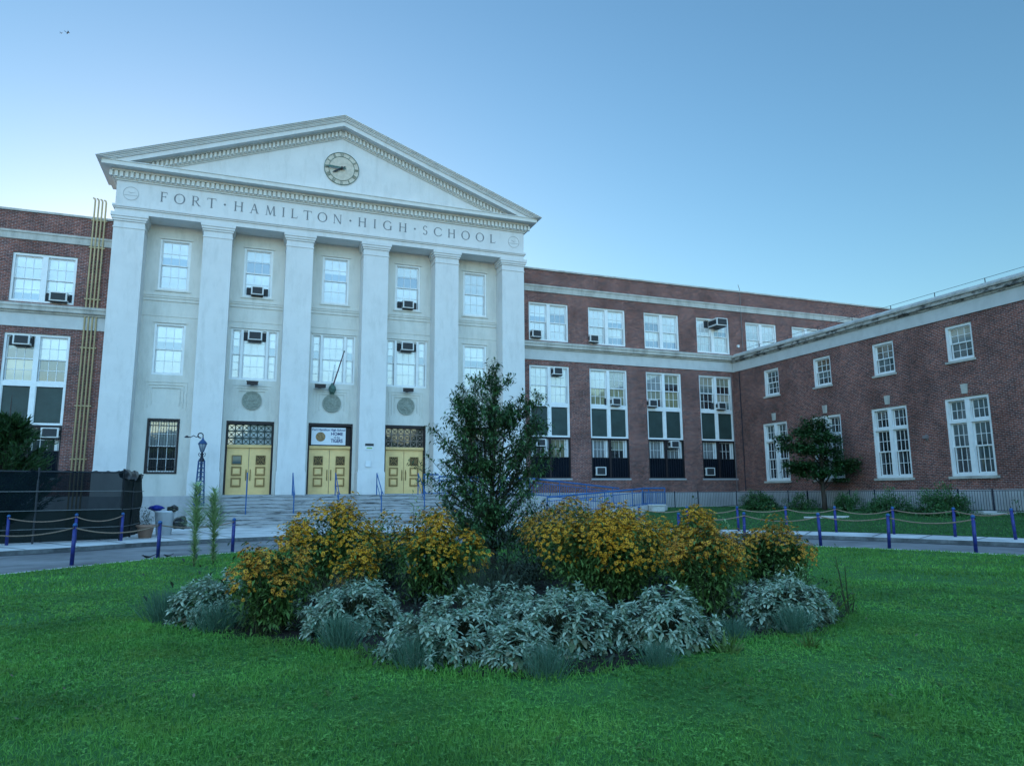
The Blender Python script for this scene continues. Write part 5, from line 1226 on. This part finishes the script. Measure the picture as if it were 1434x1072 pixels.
leafy('shrub', 2.15, 11.6, .05, .35, .35, 1.25, 500, LM['dim'], .06, 'thin brownish weed between the two left coneflower clumps', 'shrub', None, 702)
leafy('shrub', 7.55, 9.9, .05, .22, .22, 1.42, 420, LM['tail'], .06, 'pale green weed poking above the back right yellow flowers', 'shrub', None, 703)
leafy('shrub', 6.3, 15.8, .05, .45, .4, 1.9, 700, LM['tail'], .07, 'pale yellow-green sapling just right of the young tree', 'shrub', None, 704)
leafy('shrub', 3.45, 15.0, .05, .4, .4, 1.55, 600, LM['tail'], .06, 'pale green weed left of the young tree trunk behind the flowers', 'shrub', None, 705)
leafy('shrub', 7.25, 7.15, .05, .16, .16, .9, 150, LM['cone_leaf'], .045, 'tall thin dark weed standing at the right tip of the bed', 'weed', None, 706)
leafy('shrub', 6.95, 7.7, .05, .35, .3, .8, 320, LM['tail'], .04, 'wispy grey-green weed left of the tall weed at the right tip', 'weed', None, 707)
for i, (x, y, rx, h, n, lab) in enumerate(((27.0, 32.3, 1.0, 1.05, 2200, 'rounded bush at the fence in the corner, leftmost of the row'), (28.2, 30.4, .95, 1.0, 800, 'thin open bush left of the small dark tree'), (28.1, 27.2, .75, .95, 1200, 'rounded bush right of the small dark tree trunk'), (28.0, 24.8, 1.1, .98, 1600, 'spreading bush in the middle of the fence row'), (27.4, 21.6, 1.25, 1.05, 2800, 'widest bush of the fence row, under the big right window'))):
    leafy('bush', x, y, ground_z(x, y) - .02, rx * .85, rx, h, n * 2, LM['bush'], .12, lab, 'bush', 'bushes along the iron fence', 720 + i)
leafy('bush', 28.3, 19.0, .4, .4, .4, .95, 120, LM['tree_dark'], .10, 'scraggly dark bush at the right edge by the stone blocks', 'bush', 'bushes along the iron fence', 730)
leafy('sapling', 14.9, 25.6, .13, .3, .3, 2.0, 90, LM['dry'], .06, 'thin bare brown sapling in front of the ramp', 'sapling', None, 731, pm='stem')
# shrub in the planter
rng = np.random.default_rng(5); n = 600; d = rnd_dirs(n, .1, 1, rng); Q = d * [[.32, .32, .62]] * rng.uniform(.2, 1, (n, 1)) + [[0, 0, .45]]
V, F = scatter(*leaf_template(.3, 2), Q, basis(d + rng.normal(0, .5, d.shape)), rng.uniform(.05, .09, n)); np_mesh('dry_shrub', V, F, LM['dim'], pot)

# feathery tall weeds
NT = blade_template(.05, 3, .25)
def tail_weed(x, y, h, lab, seed):
    rng = np.random.default_rng(seed); p = empty('tall_weed', (x, y, .05), 0, lab, 'weed', 'feathery tall weeds on the lawn edge'); f = MB(); lx = rng.uniform(-.05, .05); f.tube([(0, 0, 0), (lx, 0, h * .5), (lx * 1.5, 0, h * .98)], [.016, .012, .005], 6); f.build('stem', LM['stem'], p)
    n = 560; t = rng.uniform(.03, 1, n); a = rng.uniform(0, 6.28, n); el = rng.uniform(.35, 1.05, n); ln = np.where(t > .42, .55 * (1.05 - t) + .18, .15 + .16 * t) * rng.uniform(.7, 1.2, n); mid = (t > .40) & (t < .56) & (rng.uniform(0, 1, n) < .4); ln[mid] *= rng.uniform(1.3, 2.1, mid.sum())
    d = np.stack([np.cos(a) * np.cos(el), np.sin(a) * np.cos(el), np.sin(el)], 1); d[mid, 2] *= .7
    Q = np.stack([lx * 1.5 * t, 0 * t, h * t], 1) + d * .01
    V, F = scatter(*NT, Q, basis(d), np.stack([np.full(n, .55), ln, ln], 1)); np_mesh('leaves', V, F, LM['tail'], p)
tail_weed(-.98, 17.35, 1.74, 'taller feathery green weed, the left of two by the drive', 800); tail_weed(-.60, 17.75, 1.62, 'shorter feathery green weed, the right of two by the drive', 801)

# trees -----------------------------------------------------------
def tree_mesh(p, trunk_pts, trunk_r, branches, bark):
    f = MB(); f.tube(trunk_pts, trunk_r, 10)
    f.build('trunk', bark, p, True)
    f = MB()
    for pts, r0, r1 in branches:
        k = len(pts); f.tube(pts, [r0 + (r1 - r0) * i / (k - 1) for i in range(k)], 5)
    f.build('limbs', bark, p, True)
def young_tree(x, y, z):
    rng = np.random.default_rng(42); rr = random.Random(42)
    p = empty('young_tree', (x, y, z), 0, 'young leafy tree with upright branches in the middle of the flower bed', 'tree')
    H = 4.25; br = []; tw_p = []; tw_d = []
    def prof(t): return float(np.interp(t, [.08, .14, .21, .36, .53, .71, .85, .95, 1.02], [.35, .75, 1.12, 1.36, 1.38, 1.24, .86, .42, .10]))
    for i in range(165):
        while True:
            t = rr.uniform(.10, 1.0)
            if rr.random() < .25 + prof(t) / 1.5: break
        a = rr.uniform(0, 6.28); rad = prof(t) * rr.uniform(.5, 1.12) * (1 + .16 * math.sin(a * 3 + t * 9)); z1 = H * t; up = min(rad * rr.uniform(.45, 1.05), z1 - .42); z0 = max(.42, z1 - up); up = z1 - z0
        q = [Vector((.04 * math.sin(z0), 0, z0))]
        for s in (.35, .7, 1.0): q.append(Vector((math.cos(a) * rad * s + rr.uniform(-.05, .05), math.sin(a) * rad * s + rr.uniform(-.05, .05), z0 + up * s ** 1.2 + rr.uniform(-.03, .03))))
        br.append((q, .016 * (1.2 - t) + .005, .004))
        for k in range(15):
            s = rr.uniform(.25, 1.0) ** .75; j = min(2, int(s * 3)); b_ = q[j].lerp(q[j + 1], s * 3 - j); d = (q[j + 1] - q[j]).normalized()
            d2 = (d + Vector((rr.gauss(0, .6), rr.gauss(0, .6), rr.gauss(.1, .4)))).normalized(); tw_p.append(tuple(b_)); tw_d.append(tuple(d2))
    for a, lean in ((-.5, 1.2), (3.3, .8), (4.9, .7), (1.4, .7)):   # a few upright leaders
        q = [Vector((0, 0, 1.0)), Vector((math.cos(a) * lean * .4, math.sin(a) * lean * .4, 1.9)), Vector((math.cos(a) * lean * .7, math.sin(a) * lean * .7, 2.8)), Vector((math.cos(a) * lean * .85, math.sin(a) * lean * .85, 3.6 if lean > 1.1 else 3.3))]; br.append((q, .024, .006))
        for k in range(60):
            s = rr.uniform(.3, 1.0); j = min(2, int(s * 3)); b_ = q[j].lerp(q[j + 1], s * 3 - j); d2 = Vector((rr.gauss(0, .7), rr.gauss(0, .7), rr.gauss(.7, .4))).normalized(); tw_p.append(tuple(b_)); tw_d.append(tuple(d2))
    for k in range(110): tw_p.append((rr.gauss(0, .05), rr.gauss(0, .05), rr.uniform(2.4, 4.2))); tw_d.append(tuple(Vector((rr.gauss(0, .6), rr.gauss(0, .6), 1)).normalized()))
    tw_p, tw_d = np.array(tw_p), np.array(tw_d)
    tree_mesh(p, [(0, 0, -.05), (.02, 0, .5), (-.02, .02, 1.4), (.03, 0, 2.6), (.05, 0, 3.6), (.08, 0, 4.2)], [.075, .055, .045, .03, .018, .006], br, M['bark'])
    LF = 9; n = len(tw_p); pos = []; dr = []; TL = .24
    stems_mesh(tw_p, tw_p + tw_d * TL, .003, rng.normal(0, .01, (n, 3)), 'twigs', M['bark'], p)
    for k in range(LF):
        s = (k + .7) / LF; pos.append(tw_p + tw_d * TL * s); side = np.cross(tw_d, rng.normal(size=tw_d.shape)); side /= np.linalg.norm(side, axis=1, keepdims=True); dr.append(tw_d * .6 + side * .9 + rng.normal(0, .2, tw_d.shape) + [[0, 0, -.12]])
    pos, dr = np.concatenate(pos), np.concatenate(dr)
    V, F = scatter(*leaf_template(.40, 2, .22, .25), pos, basis(dr), rng.uniform(.065, .115, len(pos))); np_mesh('crown', V, F, LM['tree'], p)
young_tree(4.85, 14.0, .05)

def layered_tree(x, y, z, H):
    rng = np.random.default_rng(9); rr = random.Random(9); p = empty('small_tree', (x, y, z), 0, 'small dark tree with flat leafy layers in front of the side wing', 'tree')
    br = []; P = []; rv = Vector((.935, -.354, 0)); dv = Vector((.354, .935, 0))
    # leaf masses: (along the wall, height, depth, half width, half height)
    blobs = [(-.25, 5.05, 0, .60, .38), (.15, 4.75, .3, .55, .36), (-1.0, 4.6, .2, .48, .28), (-.5, 4.25, -.4, .8, .36), (.4, 4.1, -.2, .65, .38), (-2.3, 4.2, 0, .42, .22), (-1.75, 3.7, .2, .65, .30), (-.9, 3.55, -.5, .85, .34), (.1, 3.5, .5, .9, .34), (.75, 3.3, 0, .5, .3),
             (-1.5, 2.65, -.2, .75, .27), (-.6, 2.55, .5, .8, .28), (.9, 2.75, .3, .75, .30), (1.45, 2.7, -.3, .62, .34), (1.25, 2.3, 0, .55, .24), (-.75, 2.05, -.3, .7, .24), (.1, 2.2, -.6, .6, .25), (-1.2, 2.3, .6, .5, .2), (1.15, 1.75, .1, .35, .12)]
    for u, z0, dp_, hw_, hh in blobs:
        z0 *= H / 5.45; u *= .84; hw_ *= 1.08; c = rv * u + dv * dp_ + Vector((0, 0, z0)); q = [Vector((0, 0, max(1.0, z0 - .55 - .3 * abs(u)))), c * .5 + Vector((0, 0, z0 * .5 - .12)), c - Vector((0, 0, hh * .5))]; br.append((q, .045, .014))
        for j in range(int(1050 * hw_ * (hh + .25) / .5)):
            a = rr.uniform(0, 6.28); r_ = math.sqrt(rr.random()); P.append(tuple(c + rv * (hw_ * r_ * math.cos(a) * 1.1) + dv * (hw_ * r_ * math.sin(a)) + Vector((0, 0, rr.gauss(0, hh * .5)))))
    tree_mesh(p, [(0, 0, -.1), (.02, 0, .6), (-.03, .02, 1.4), (.02, 0, 2.6), (0, 0, 4.0), (-.1, 0, H * .92)], [.15, .12, .10, .065, .035, .01], br, M['bark'])
    P = np.array(P); d = rnd_dirs(len(P), -.45, .45, rng); V, F = scatter(*leaf_template(.55, 2, .2, .2), P, basis(d), rng.uniform(.11, .20, len(P))); np_mesh('crown', V, F, LM['tree_dark'], p)
layered_tree(28.25, 28.85, ground_z(28.25, 28.85), 4.85)

def evergreen(x, y, z, H):
    rng = np.random.default_rng(21); rr = random.Random(21); p = empty('evergreen_tree', (x, y, z), 0, 'dark feathery evergreen behind the black screened fence', 'tree'); br = []; P = []; D = []
    for i in range(190):
        t = rr.uniform(.05, .97); a = rr.uniform(0, 6.28); z0 = H * t * .8; r_ = (1.75 * (1 - t) ** .6 + .2) * rr.uniform(.6, 1.15); up = r_ * rr.uniform(.35, .8)
        q = [Vector((0, 0, z0)), Vector((math.cos(a) * r_ * .5, math.sin(a) * r_ * .5, z0 + up * .35)), Vector((math.cos(a) * r_, math.sin(a) * r_, min(H * 1.02, z0 + up)))]; br.append((q, .025, .006)); d0 = (q[2] - q[1]).normalized()
        for j in range(70):
            s = rr.uniform(.25, 1.0); c = q[1].lerp(q[2], (s - .5) / .5) if s > .5 else q[0].lerp(q[1], s / .5); P.append((c.x + rr.gauss(0, .06), c.y + rr.gauss(0, .06), c.z + rr.gauss(0, .06))); D.append((d0.x + rr.gauss(0, .5), d0.y + rr.gauss(0, .5), d0.z + rr.gauss(.1, .35)))
    tree_mesh(p, [(0, 0, 0), (0, 0, H * .5), (0, 0, H * .97)], [.12, .07, .01], br, M['bark'])
    P, D = np.array(P), np.array(D); V, F = scatter(*blade_template(.22, 2, .2), P, basis(D, rng.uniform(0, 6.28, len(P))), rng.uniform(.16, .30, len(P))); np_mesh('crown', V, F, LM['ever'], p)
evergreen(-8.75, 32.4, .1, 5.6)

# low growth filling the bed, and the line of trees across the street behind the viewer
def bed_cover():
    rng = np.random.default_rng(88); n = 9000; X = rng.uniform(-1.3, 8.8, n); Y = rng.uniform(5.6, 15.8, n); k = in_bed(X, Y); X, Y = X[k], Y[k]; n = len(X)
    Z = np.abs(rng.normal(0, 1, n)) * np.where(Y > 8.2, .26, .05) * (1 + .5 * np.sin(X * 3) * np.sin(Y * 2.6)) + .06; P = np.stack([X, Y, Z], 1)
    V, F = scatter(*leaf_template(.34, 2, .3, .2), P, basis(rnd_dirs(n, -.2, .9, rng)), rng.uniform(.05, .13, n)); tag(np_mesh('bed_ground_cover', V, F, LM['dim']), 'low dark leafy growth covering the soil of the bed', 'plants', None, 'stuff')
def far_trees():
    rng = np.random.default_rng(99); n = 42000; X = rng.uniform(-100, 100, n); top = 13 + 2.5 * np.sin(X * .21) + 2 * np.sin(X * .53 + 1); Z = rng.uniform(0, 1, n) ** .8 * top; P = np.stack([X, -64 + rng.normal(0, 2, n), Z], 1)
    V, F = scatter(*leaf_template(.8, 2, .2, .2), P, basis(rnd_dirs(n, -.6, .6, rng)), rng.uniform(1.0, 2.4, n)); tag(np_mesh('far_tree_line', V, F, LM['bush']), 'far line of street trees across the road', 'trees', None, 'stuff')

# ---------------------------------------------------------------- flower bed soil
BED = [(-1.15, 9.7), (-.5, 8.95), (.3, 8.2), (.8, 7.45), (1.3, 6.45), (1.9, 5.95), (2.5, 5.72), (3.3, 5.72), (3.9, 6.0), (4.6, 6.2), (5.3, 6.25), (6.1, 6.3), (7.2, 6.95), (8.5, 8.3), (8.6, 10.2), (7.2, 12.6), (6.2, 15.0), (4.8, 15.6), (3.0, 14.6), (.8, 12.6), (-.8, 11.2)]
def in_bed(X, Y, k_=1.0):
    ins = np.zeros(len(X), bool); n = len(BED); X = 3.8 + (X - 3.8) / k_; Y = 9.8 + (Y - 9.8) / k_
    for i in range(n):
        (x0, y0), (x1, y1) = BED[i], BED[(i + 1) % n]; c = ((y0 > Y) != (y1 > Y)); ins ^= c & (X < (x1 - x0) * (Y - y0) / ((y1 - y0) or 1e-9) + x0)
    return ins
bed_cover(); far_trees()
cx_, cy_ = 3.8, 9.8; g = MB(); g.v.append((cx_, cy_, .11)); nb = 0; ring = []
for i in range(len(BED)):
    (x0, y0), (x1, y1) = BED[i], BED[(i + 1) % len(BED)]
    for k in range(6): t = k / 6; ring.append((x0 + (x1 - x0) * t + random.uniform(-.05, .05), y0 + (y1 - y0) * t + random.uniform(-.05, .05)))
for s in (.99, .88):
    for q in ring: g.v.append((cx_ + (q[0] - cx_) * s, cy_ + (q[1] - cy_) * s, (.046 if s > .95 else .075) + random.uniform(-.01, .015)))
m_ = len(ring)
for i in range(m_): j = (i + 1) % m_; g.f.append((1 + i, 1 + j, 1 + m_ + j, 1 + m_ + i)); g.f.append((1 + m_ + i, 1 + m_ + j, 0))
tag(g.build('flower_bed_soil', M['mulch'], smooth=True), kind='structure')

# ---------------------------------------------------------------- grass
def grass(name, lab, X, Y, Z, h, wd, rng, m='grass'):
    n = len(X); d = np.stack([rng.normal(0, .5, n), rng.normal(0, .5, n), np.ones(n)], 1); P = np.stack([X, Y, Z], 1); s = h * rng.uniform(.6, 1.35, n)
    V, F = scatter(*blade_template(1.0, 2, .35), P, basis(d, rng.uniform(0, 6.28, n)), np.stack([wd, s, s], 1)); o = np_mesh(name, V, F, LM[m]); return tag(o, lab, 'grass', None, 'stuff')
rng = np.random.default_rng(77)
def in_view(X, Y, m=.12):
    a = np.arctan2(X, Y) - YAW; return (np.abs(a) < math.atan(717 / 979.7) + m)
def lawn_pts(n, d0, d1, rng):
    d = np.sqrt(rng.uniform(d0 ** 2, d1 ** 2, n)); a = YAW + rng.uniform(-1.0, 1.0, n); X, Y = d * np.sin(a), d * np.cos(a)
    th = np.degrees(np.arctan2(Y - CY, X - CX)); rr_ = np.hypot(X - CX, Y - CY); lim = np.array([rin(t) for t in np.arange(-180, 181, 3.0)]); k = rr_ < np.interp(th, np.arange(-180, 181, 3.0), lim) - .06
    k &= ~(in_bed(X, Y, .90) & (rng.uniform(0, 1, n) > .12)); wn_ = np.sin(X * .9 + 1.7 * np.sin(Y * .7)) * np.sin(Y * 1.1 + 1.3 * np.sin(X * .8)) + .35 * np.sin(X * 3.1) * np.sin(Y * 2.7); k &= ~((wn_ > .55) & (rng.uniform(0, 1, n) > .45)); k &= ~(in_bed(X, Y, .97) & (rng.uniform(0, 1, n) > .6)); return X[k], Y[k]
Xs, Ys, Hs, Ws = [], [], [], []
for n, d0, d1, h, wd in ((150000, 2.8, 6.0, .034, .0055), (170000, 6.0, 10.5, .036, .009), (140000, 10.5, 23, .038, .018)):
    X, Y = lawn_pts(n, d0, d1, rng); Xs.append(X); Ys.append(Y); Hs.append(np.full(len(X), h)); Ws.append(np.full(len(X), wd))
X, Y, H_, W_ = map(np.concatenate, (Xs, Ys, Hs, Ws)); H_ = H_ * (1 + .45 * np.sin(X * 1.7 + np.sin(Y * 2.3)) * np.sin(Y * 1.9 + np.cos(X * 1.1)))
H_ = np.where(in_bed(X, Y, 1.02), H_ * 1.7, H_)
grass('lawn_grass', 'short green lawn grass round the flower bed', X, Y, np.full(len(X), .04), H_, W_, rng)
n = 26000; th = rng.uniform(-10, 58, n); u = rng.uniform(0, 1, n); X = []; Y = []; Z = []
for t, q in zip(th, u):
    r0, r1 = lawn_start(t) + .05, bound_r(t) - .3; r = r0 + (r1 - r0) * q; a = polar(t, r); X.append(a[0]); Y.append(a[1]); Z.append(ground_z(a[0], a[1]))
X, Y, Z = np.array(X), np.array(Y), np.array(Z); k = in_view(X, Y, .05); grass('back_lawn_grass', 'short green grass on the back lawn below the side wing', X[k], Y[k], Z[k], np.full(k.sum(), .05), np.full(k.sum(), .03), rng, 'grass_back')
# clover and broad blades in the turf
n = 60000; X, Y = lawn_pts(n, 2.8, 14, rng); n = len(X); k = 3; a = rng.uniform(0, 6.28, (n, 1)) + np.arange(k)[None] * 2.1; el = rng.uniform(.0, .6, (n, k)); d = np.stack([np.cos(a) * np.cos(el), np.sin(a) * np.cos(el), np.sin(el)], 2).reshape(-1, 3)
P = np.repeat(np.stack([X, Y, .05 + rng.uniform(.0, .03, n)], 1), k, 0); V, F = scatter(*leaf_template(.55, 2, .25, .2), P, basis(d), np.repeat(rng.uniform(.012, .03, n) * (1 + .03 * np.hypot(X, Y)), k)); tag(np_mesh('lawn_clover', V, F, LM['grass']), 'small clover leaves mixed through the lawn grass', 'clover', None, 'stuff')
n = 60; X, Y = lawn_pts(n, 3.8, 10, rng); n = len(X); V, F = scatter(*leaf_template(.5, 2, -.4, .4), np.stack([X, Y, np.full(n, .085)], 1), basis(rnd_dirs(n, -.05, .08, rng)), rng.uniform(.025, .05, n)); tag(np_mesh('fallen_leaves', V, F, LM['dry']), 'a few dry fallen leaves lying on the lawn', 'leaves', None, 'stuff')
# coarse weeds standing above the turf
WT = leaf_template(.35, 2, .4, .25)
n = 420; X, Y = lawn_pts(n, 3.6, 13, rng); n = len(X); k = 7; a = rng.uniform(0, 6.28, (n, k)); el = rng.uniform(.05, .7, (n, k)); d = np.stack([np.cos(a) * np.cos(el), np.sin(a) * np.cos(el), np.sin(el)], 2).reshape(-1, 3)
P = np.repeat(np.stack([X, Y, np.full(n, .05)], 1), k, 0); V, F = scatter(*WT, P, basis(d), rng.uniform(.03, .075, n * k)); tag(np_mesh('lawn_weeds', V, F, LM['strap']), 'broad-leaved weeds scattered through the lawn', 'weeds', None, 'stuff')
